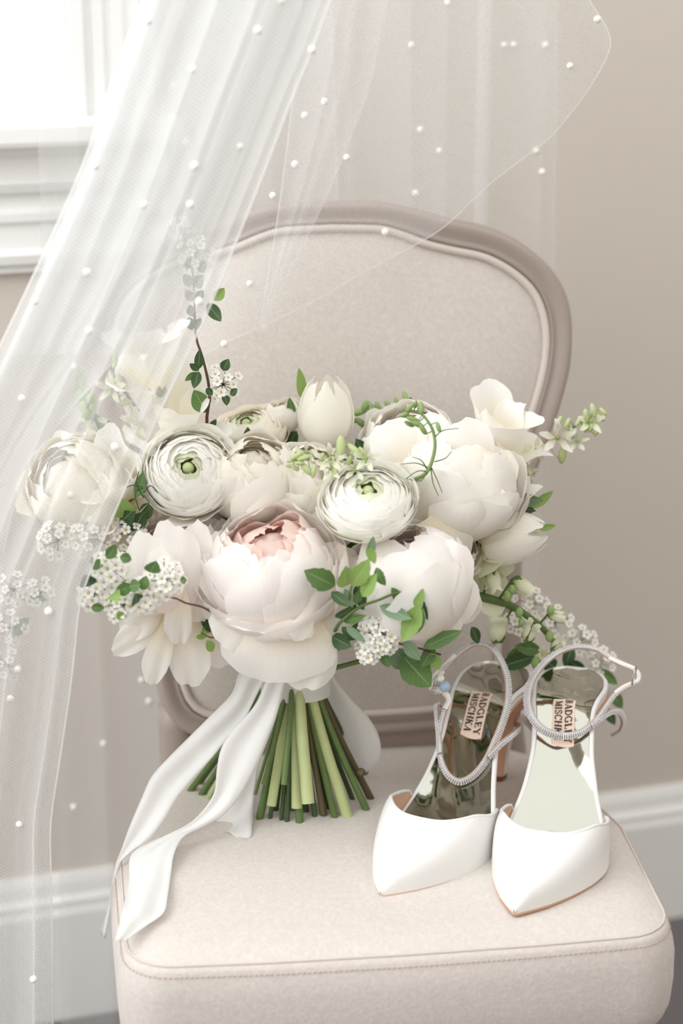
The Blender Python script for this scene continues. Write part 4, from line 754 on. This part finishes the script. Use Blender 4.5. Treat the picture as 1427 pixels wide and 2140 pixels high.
def shoe(name, label, toe, heel, bow, strap, branches, buckle_pts, buckle_c, patch_at, plain_n):
    toe = np.asarray(toe); L = np.linalg.norm((heel-toe)[:2]); d = unit(V(*(heel-toe)[:2], 0)); sd = V(d[1], -d[0], 0)
    E = empty(name, toe+d*L*.4, label, 'shoe', 'pair of white heels'); HH = .092
    wy = [0, .015, .03, .05, .07, .088, .105, .125, .15, .175, .20, .225, .245, .262, .275, L]
    ww = [.002, .0155, .0265, .0370, .0440, .0475, .0470, .042, .033, .0275, .0275, .0310, .0340, .0315, .0245, .004]
    hw = lambda y: float(np.interp(y, wy, ww))
    def zs(y): t = min(max((y-.095)/.135, 0), 1); return .0035+HH*(t*t*(3-2*t))*.97+.003*min(max((y-.23)/.05, 0), 1)
    cx = lambda y: bow*math.sin(math.pi*min(y, .21)/.21)
    def P(x, y, z): return toe+d*y+sd*(x+cx(y))+V(0, 0, z)
    ys = np.concatenate([np.linspace(0, .02, 8), np.linspace(.026, .25, 40), np.linspace(.254, L, 14)])
    us = np.linspace(-1, 1, 15)
    smw = np.convolve(np.pad([hw(y) for y in ys], 1, 'edge'), [.25, .5, .25], 'valid'); smw[0] = .0015; HWs = lambda y: float(np.interp(y, ys, smw))
    def slab(z0, z1, k, front=0.0):
        wd = lambda y: max(HWs(y)-front*(1-min(1, max(0, (y-.10)/.035))), .0008)
        top = np.array([[P(u*wd(y)*k, y, zs(y)+z1) for u in us] for y in ys]); bot = np.array([[P(u*wd(y)*k*.97, y, zs(y)+z0) for u in us] for y in ys])
        loop = np.concatenate([top, bot[:, ::-1]], 1); v, f, uv = grid(loop, closed_u=True); n = loop.shape[1]; return v, list(f)+[tuple(range(n))[::-1], tuple(range((len(ys)-1)*n, len(ys)*n))], uv
    obj('sole', *slab(-.0035, -.0008, 1.015)[:2], M['sole'], E)
    obj('footbed', *slab(-.0010, .0036, 1.0, .0030)[:2], M['satin'], E)
    # mirrored insole, slightly dished with a raised rim
    def iz(x, y):
        u = x/max(HWs(y)-.0042, .002); return zs(y)+.0072+.0030*u*u*min(1, max(0, (y-.07)/.05))+.0016*math.sin(y*95+u*2.2)*(1-u*u)+.0007*math.sin(u*4.5+y*60)*(1-u*u)
    yi = np.linspace(.045, L-.006, 60); rows = [[P(u*max(HWs(y)-.0042, .002), y, zs(y)+.0072+.0030*u*u*min(1, max(0, (y-.07)/.05))+.0016*math.sin(y*95+u*2.2)*(1-u*u)+.0007*math.sin(u*4.5+y*60)*(1-u*u)) for u in np.linspace(-1, 1, 25)] for y in yi]
    v, f, uv = grid(np.array(rows)); ins = obj('insole', v, f, M['silver'], E)
    rim = [P(-(HWs(y)-.0022), y, zs(y)+.0072) for y in np.linspace(.10, L-.004, 50)]; rim2 = [P(HWs(y)-.0022, y, zs(y)+.0072) for y in np.linspace(L-.004, .10, 50)]
    obj('rim', *tube(np.array(rim+rim2), .0026, 8)[:2], M['satin'], E)
    # vamp: white satin over the toes, open behind, nude lining
    na, nt = 41, 26
    def vpt(s, t, off=0.0, zoff=0.0):
        a = s*math.pi/2; yt = .063+.075*abs(s)**2.2; y = t*yt; w = HWs(y)*(1+.07*t*t*abs(s)**2)-off; h = .010+.044*min(1, (y/.085))**.85-off
        if s and abs(s) > .0: h = h*(1-.0*abs(s))
        sx = math.copysign(abs(math.sin(a))**.72, a); cz = max(math.cos(a), 0)**(.62-.27*t)
        taper = min(1, max(0, (y+.004)/.014))**.6
        up = .012*max(0, (t-.5)/.5)*(abs(s)**3)*(1 if t > .5 else 0)
        return P(sx*max(w, .001), y, zs(y)*.6+max(h, .001)*cz*taper+.0+zoff+up*0)
    def vamp(off, zo=0.0):
        return np.array([[vpt(s, t, off, zo) for s in np.linspace(-1, 1, na)] for t in np.linspace(0, 1, nt)])
    V0 = vamp(0); v, f, uv = grid(V0); vp = obj('vamp', v, f, M['satin'], E, uvs=uv)
    V1 = vamp(.0018); v, f, uv = grid(V1[6:]); obj('lining', v, f, M['nude'], vp)
    ed = [(V0[-1, j]+V1[-1, j])/2 for j in range(na)]; obj('topline', *tube(ed, .0016, 8)[:2], M['satin'], vp)
    # heel: flared block, nude breast, white sides, tip
    hc = L-.026; m = MB(); rows = []
    for t in np.linspace(0, 1, 9):
        z = (zs(hc)-.004)*(1-t)+.006*t; w = .026*(1-t)**2+.0105+.001*t; dp = .024*(1-t)**2+.0095; yc = hc-.004*t
        rows.append([P(w*math.copysign(abs(math.cos(a))**.6, math.cos(a)), yc+dp*math.copysign(abs(math.sin(a))**.6, math.sin(a)), z) for a in np.linspace(0, 2*math.pi, 24, endpoint=False)])
    v, f, uv = grid(np.array(rows), closed_u=True); mi = [0 if not (13 <= (q % 24) <= 22) else 1 for q in range(len(f))]
    obj('heel', v, f, [M['satin'], M['nude']], E, fm=mi)
    rows = [[P(.0112*math.copysign(abs(math.cos(a))**.6, math.cos(a)), hc-.004+.0098*math.copysign(abs(math.sin(a))**.6, math.sin(a)), z) for a in np.linspace(0, 2*math.pi, 24, endpoint=False)] for z in (.0065, .0, )]
    v, f, uv = grid(np.array(rows), closed_u=True); obj('heel_tip', v, list(f)+[tuple(range(24)), tuple(range(24, 48))], M['heel_tip'], E)
    # label patch with two lines of print, following the insole
    y0, y1, hw_ = patch_at; S = lambda x, y, e: P(x, y, iz(x, y)+.0008+e)
    rows = np.array([[S(x, y, 0) for x in np.linspace(-hw_, hw_, 7)] for y in np.linspace(y0, y1, 9)]); rows2 = np.array([[S(x, y, -.0010) for x in np.linspace(-hw_, hw_, 7)] for y in np.linspace(y0, y1, 9)])
    m = MB(); m.add(grid(rows)); m.add(grid(rows2))
    loopi = [(0, j) for j in range(7)]+[(i, 6) for i in range(1, 9)]+[(8, j) for j in range(5, -1, -1)]+[(i, 0) for i in range(7, 0, -1)]
    G2 = np.array([[rows[i, j] for i, j in loopi], [rows2[i, j] for i, j in loopi]]); m.add(grid(G2, closed_u=True)); pt = m.build('label_patch', M['patch'], E)
    m = MB(); ln = y1-y0; hgt = hw_*.62
    for s, xb, k in (('BADGLEY', hw_*.14, .90), ('MISCHKA', -hw_*.76, .84)):
        l = ln*k
        for q in text_quads(s, hgt, l): m.add(([S(xb+p[1], y1-(ln-l)/2-p[0], .0010) for p in q], [(0, 1, 2, 3)]))
    m.build('print', M['ink'], pt, smooth=False)
    # straps: nude-lined bands set with crystals
    def band(path, widths, gems, nm, nrm_hint=None):
        p = spline(path[:, :3], len(path)*7); n = len(p); w = np.interp(np.linspace(0, 1, n), np.linspace(0, 1, len(widths)), widths); cen = p.mean(0) if nrm_hint is None else nrm_hint
        T = np.gradient(p, axis=0); rows = []; info = []
        for i in range(n):
            t = unit(T[i]); o_ = unit(p[i]-cen); o_ = unit(o_-t*np.dot(o_, t)); o_ = unit(o_*.62+unit(V(0, -1, .45)-t*np.dot(V(0, -1, .45), t))*.60); b = np.cross(t, o_); info.append((t, o_, b))
            rows.append([p[i]+b*w[i]*x+o_*(y*.0011) for x, y in ((-1, 0), (-.9, 1), (0, 1.5), (.9, 1), (1, 0), (.9, -1), (0, -1.2), (-.9, -1))])
        v, f, uv = grid(np.array(rows), closed_u=True); f = list(f)+[tuple(range(8))[::-1], tuple((n-1)*8+k for k in range(8))]
        fm = [1 if 4 <= q % 8 <= 7 else 0 for q in range(len(f))]
        ob = obj(nm, v, f, [M['strap_white'] if not gems else M['setting'], M['nude']], E, fm=fm)
        if gems:
            m = MB(); dd = np.r_[0, np.cumsum(np.linalg.norm(np.diff(p, axis=0), axis=1))]; k = 0
            for a in np.arange(.001, dd[-1], .00195):
                i = min(int(np.searchsorted(dd, a)), n-1); t, o_, b = info[i]; c = V(*[np.interp(a, dd, p[:, q]) for q in range(3)]); nr = max(2, int(round(w[i]*2/.0018)))
                for r in range(nr):
                    x = ((r+.5)/nr*2-1)*.92+(.18/nr if k % 2 else -.18/nr); q = c+b*w[i]*x+o_*(.0014*(1-.3*x*x)); s = .00105
                    m.add(([q+t*s, q+b*s, q-t*s, q-b*s, q+o_*s*.75+t*s*.3, q+o_*s*.75+b*s*.3, q+o_*s*.75-t*s*.3, q+o_*s*.75-b*s*.3], [(0, 1, 5, 4), (1, 2, 6, 5), (2, 3, 7, 6), (3, 0, 4, 7), (4, 5, 6, 7)]))
                k += 1
            obj('rhinestones', m.v, m.f, M['crystal'], ob, smooth=False, kind='stuff')
        return ob
    pth = np.array([U(*q) for q in strap]); band(pth[plain_n[0]:len(pth)-plain_n[1]], [.0024, .0028, .0036, .0042, .0042, .0038, .0028, .0024], True, 'ankle_strap', pth.mean(0))
    if plain_n[0]: band(pth[:plain_n[0]+1], [.0032, .0032], False, 'strap_end', pth.mean(0))
    if plain_n[1]: band(pth[len(pth)-plain_n[1]-1:], [.0032, .0032], False, 'strap_end', pth.mean(0))
    for b in branches: band(np.array([U(*q) for q in b]), [.0030, .0028, .0028], True, 'side_strap', pth.mean(0))
    obj('buckle_keeper', *tube(spline([U(*q) for q in buckle_pts], 16), .0022, 8)[:2], M['strap_white'], E)
    c = U(*buckle_c); a1 = unit(V(.15, .1, 1)); a2 = unit(V(.35, 1, 0)); rr = [c+a1*.0075*math.copysign(abs(math.cos(a))**.5, math.cos(a))+a2*.0055*math.copysign(abs(math.sin(a))**.5, math.sin(a)) for a in np.linspace(0, 2*math.pi, 28, endpoint=False)]
    obj('buckle', *tube(rr, .0008, 6, closed=True)[:2], M['metal'], E)
    return E
Z0 = SEAT+.0085
def ringY(pts, ytop, ybot, Yt, Yb): return [(x, y, Yb+(Yt-Yb)*(ybot-y)/(ybot-ytop)) for x, y in pts]
Lst = [(912, 1424), (925, 1402), (949, 1375), (981, 1350), (1003, 1345), (1025, 1353), (1044, 1376), (1058, 1408), (1062, 1436), (1061, 1467), (1052, 1504), (1036, 1545), (1016, 1588), (990, 1620), (961, 1634), (938, 1622), (923, 1594), (917, 1557), (920, 1520), (929, 1482), (938, 1463), (929, 1448), (910, 1440)]
shoe('high_heel_shoe', 'white satin pointed heel at the left with blue pearl at its buckle', Zp(797, 1880, SEAT+.003)*V(1, 1, 0)+V(0, 0, SEAT+.0045), Zp(1062, 1415, .545), .009,
     ringY(Lst, 1343, 1636, 1.605, 1.540),
     [[(1020, 1583, 1.548), (1042, 1560, 1.555), (1064, 1541, 1.568), (1085, 1522, 1.60), (1082, 1516, 1.63), (1068, 1520, 1.645)], [(919, 1575, 1.550), (917, 1540, 1.56), (914, 1505, 1.575), (913, 1476, 1.60), (925, 1478, 1.63), (940, 1490, 1.64)]],
     [(951, 1368, 1.598), (928, 1392, 1.596), (908, 1412, 1.593), (898, 1430, 1.590), (906, 1444, 1.588), (920, 1446, 1.587)], (907, 1431, 1.585), (.180, .217, .0100), (1, 3))
Rst = [(1327, 1399), (1298, 1386), (1272, 1374), (1247, 1358), (1214, 1352), (1182, 1357), (1151, 1374), (1126, 1398), (1109, 1426), (1102, 1456), (1105, 1484), (1120, 1512), (1145, 1531), (1177, 1538), (1209, 1533), (1232, 1518), (1252, 1497), (1272, 1468), (1285, 1450), (1306, 1436), (1326, 1428)]
shoe('high_heel_shoe', 'white satin pointed heel at the right with its open strap against the wall', Zp(1076, 1918, SEAT+.003)*V(1, 1, 0)+V(0, 0, SEAT+.0045), Zp(1206, 1422, .545), .012,
     ringY(Rst, 1350, 1539, 1.612, 1.555),
     [[(1235, 1518, 1.560), (1257, 1500, 1.570), (1276, 1488, 1.585), (1293, 1488, 1.605), (1302, 1505, 1.625), (1296, 1525, 1.640), (1280, 1536, 1.645)], [(1110, 1498, 1.567), (1097, 1486, 1.585), (1096, 1500, 1.610), (1112, 1522, 1.635), (1132, 1532, 1.645)]],
     [(1300, 1388, 1.600), (1322, 1396, 1.596), (1334, 1408, 1.594), (1333, 1422, 1.592), (1318, 1430, 1.588)], (1325, 1412, 1.588), (.180, .217, .0100), (2, 2))
pin = empty('pearl_pin', U(929, 1425, 1.575), 'blue and white pearl pin clipped to the left shoe buckle', 'pearl pin')
def ball(c, r, s=16): return ellipsoid(c, (V(r, 0, 0), V(0, r, 0), V(0, 0, r)), s, 12)
obj('blue_pearl', *ball(U(930, 1435, 1.572), .0051), M['blue_pearl'], pin); obj('white_pearl', *ball(U(921, 1418, 1.578), .0034), M['pearl'], pin)
obj('pin_post', *tube([U(930, 1435, 1.572), U(914, 1433, 1.580), U(905, 1432, 1.584)], .0006, 6)[:2], M['metal'], pin)

# ------------------------------------------------------------------ the veil
veil = empty('bridal_veil', U(420, -260, 1.60), 'sheer white tulle veil with scattered pearls draped over chair and bouquet', 'veil')
def tulle(rowsdef, Ybase, nf, amp, sway, mat, hems, hemmat, n=90, m=150, seed=0, hr=.0006, dz=None):
    ry = [r[0] for r in rowsdef]; yy = np.linspace(ry[0], ry[-1], n); xl = np.interp(yy, ry, [r[1] for r in rowsdef]); xr = np.interp(yy, ry, [r[2] for r in rowsdef])
    k = np.hanning(9); k /= k.sum(); sm = lambda a: np.convolve(np.pad(a, 4, 'edge'), k, 'valid'); xl, xr = sm(xl), sm(xr)
    rng = random.Random(seed); ph = [rng.uniform(0, 6.28) for _ in range(6)]; P = np.zeros((n, m, 3))
    for i in range(n):
        t = i/(n-1); Yb = Ybase(t) if callable(Ybase) else Ybase
        for j in range(m):
            s = j/(m-1); e = min(1, min(s, 1-s)*8)
            g = s+.05*math.sin(5*s+ph[3]+1.5*t)
            w = .7*math.sin(2*math.pi*nf*.53*g+ph[0]+sway*t)+.55*math.sin(2*math.pi*nf*1.0*g+ph[1]-sway*.7*t)+.45*math.sin(2*math.pi*nf*1.9*g+ph[2]+sway*.9*t)
            c = .8*math.cos(2*math.pi*nf*.53*g+ph[0]+sway*t)+.4*math.cos(2*math.pi*nf*g+ph[1]-sway*.7*t)+.35*math.cos(2*math.pi*nf*1.9*g+ph[2]+sway*.9*t)
            sx = s+e*amp[0]*w/nf; P[i, j] = U(xl[i]+(xr[i]-xl[i])*sx, yy[i], Yb+e*amp[1]*c+(dz(s, t) if dz else 0))
    v, f, _ = grid(P)
    du = np.zeros((n, m)); du[:, 1:] = np.cumsum(np.linalg.norm(np.diff(P, axis=1), axis=2), axis=1); du -= du[:, m//2:m//2+1]; dv = np.zeros((n, m)); dv[1:] = np.cumsum(np.linalg.norm(np.diff(P, axis=0), axis=2), axis=0).mean(1)[:, None]
    o = obj('tulle_layer', v, f, M[mat], veil, uvs=np.stack([du.ravel(), dv.ravel()], 1))
    for h in hems: obj('hem', *tube(P[:, h] if h in (0, -1) else P[h[1]], hr, 5)[:2], M[hemmat], o)
    return o, P
PEARL = make_mesh('pearl', *[np.array(q) if i == 0 else q for i, q in enumerate(ball(V(0, 0, 0), .0033, 12))], M['pearl'])
def pearls(o, P, pts, r=1.0, off=.0022):
    flat = P.reshape(-1, 3); d = flat-_C; kf = d@_F; X = 713.5+FPX*d[:, 0]/kf; Yp = 1070-FPX*(d@_UP)/kf
    for x, y in pts:
        q = np.hypot(X-x, Yp-y); c = np.where(q < q.min()+9)[0]; i = c[np.argmin(kf[c])]; p = flat[i]+unit(_C-flat[i])*off
        inst('pearl', PEARL, o, Matrix.Translation(Vector(tuple(p))) @ Matrix.Scale(r*rs.uniform(.9, 1.1), 4))
edgeL = [(-260, 400, 792), (-60, 320, 712), (0, 298, 690), (100, 258, 655), (210, 220, 608), (350, 172, 556), (490, 110, 500), (640, 40, 440), (765, -20, 380), (870, -70, 330), (1000, -130, 270), (1130, -180, 215), (1215, -215, 180), (1265, -235, 164), (1330, -245, 159), (1420, -255, 150), (1590, -260, 125), (1720, -270, 104), (1850, -270, 107), (2000, -270, 110), (2350, -280, 112)]
yC = lambda t: 1.50-.05*min(1, t*2)
oC, PC = tulle(edgeL, yC, 4, (.13, .014), 1.4, 'tulle_front', [0, -1], 'hem', n=130, m=190, seed=4, hr=.0007)
edge2 = [(-260, 395, 770), (0, 310, 660), (210, 235, 575), (350, 190, 500), (490, 125, 420), (640, 60, 330), (765, 0, 230), (870, -40, 130), (1000, -100, 45), (1130, -150, 10), (1265, -200, -5), (1420, -230, -10), (1720, -260, -10), (2350, -280, -10)]
oC2, PC2 = tulle(edge2, lambda t: 1.55-.05*min(1, t*2), 3.2, (.13, .014), -1.0, 'tulle_front', [-1], 'hem', n=90, m=130, seed=9)
pearls(oC, PC, [(600, 15), (550, 72), (655, 103), (492, 309), (390, 150), (400, 348), (310, 430), (195, 578), (65, 637), (175, 682), (420, 638), (33, 842), (92, 1278), (46, 1411), (30, 1462), (28, 1728), (57, 2058), (320, 55), (190, 345), (156, 1030), (226, 942), (400, 428), (128, 912)])
edge3 = [(-260, 405, 785), (0, 302, 676), (210, 226, 596), (350, 178, 540), (490, 118, 478), (600, 75, 420), (680, 40, 370), (740, 20, 310)]
oC3, PC3 = tulle(edge3, lambda t: 1.53-.03*t, 4, (.14, .012), 1.0, 'tulle_front', [], 'hem', n=60, m=110, seed=17)
pearls(oC2, PC2, [(365, 185), (385, 285), (300, 240), (150, 760)], .9)
# shorter layer looped in front of the chair back
nB, mB = 50, 80; bot = spline([(380, 770), (460, 726), (600, 655), (760, 572), (900, 490), (1000, 410), (1100, 325), (1170, 262), (1230, 195), (1268, 105), (1262, 50), (1230, -20), (1235, -80)], mB); PB = np.zeros((nB, mB, 3))
for i in range(nB):
    t = i/(nB-1)
    for j in range(mB):
        s = j/(mB-1); tx = 420+s*800+26*math.sin(s*22)*(1-t); ty = -120; x = tx+(bot[j, 0]-tx)*t; y = ty+(bot[j, 1]-ty)*t
        PB[i, j] = U(x+6*math.sin(s*30+t*2), y, 1.705+.04*s+.012*math.sin(s*20+2*t)+.012*t)
v, f, _ = grid(PB); dv = np.zeros((nB, mB)); dv[1:] = np.cumsum(np.linalg.norm(np.diff(PB, axis=0), axis=2), axis=0); du = np.zeros((nB, mB)); du[:, 1:] = np.cumsum(np.linalg.norm(np.diff(PB, axis=1), axis=2), axis=1)
oB = obj('tulle_layer', v, f, M['tulle_rear'], veil, uvs=np.stack([du.ravel(), dv.ravel()], 1)); obj('hem', *tube(PB[-1], .0006, 5)[:2], M['hem_soft'], oB)
pearls(oB, PB, [(678, 211), (646, 247), (617, 346), (567, 419), (515, 607), (466, 726), (812, 496), (735, 330)])
# rear layer hanging between chair and wall
def yA(s, t): return .20*((s-.2)*1.05)*.5
oA, PA = tulle([(-260, 60, 1166), (600, 90, 1157), (1400, 120, 1110), (2350, 130, 1060)], 1.905, 7, (.20, .010), .4, 'tulle_rear', [-1], 'hem_soft', n=60, m=240, seed=12, dz=yA)
pearls(oA, PA, [(870, 87), (1068, 80), (1091, 108), (1133, 106), (890, 271), (899, 298), (1106, 326), (1140, 380), (212, 1580), (285, 1410), (302, 1490), (925, 30), (880, 400), (170, 1700)])
pearls(oB, PB, [(1197, 143), (1255, 38)])
# narrow fold falling beside the front sheaf
oD, PD = tulle([(-260, 660, 880), (0, 628, 810), (185, 615, 775), (400, 588, 690), (520, 570, 632), (620, 553, 580), (700, 543, 548)], 1.69, 1.3, (.10, .006), .3, 'tulle_rear', [0], 'hem_soft', n=40, m=50, seed=21)
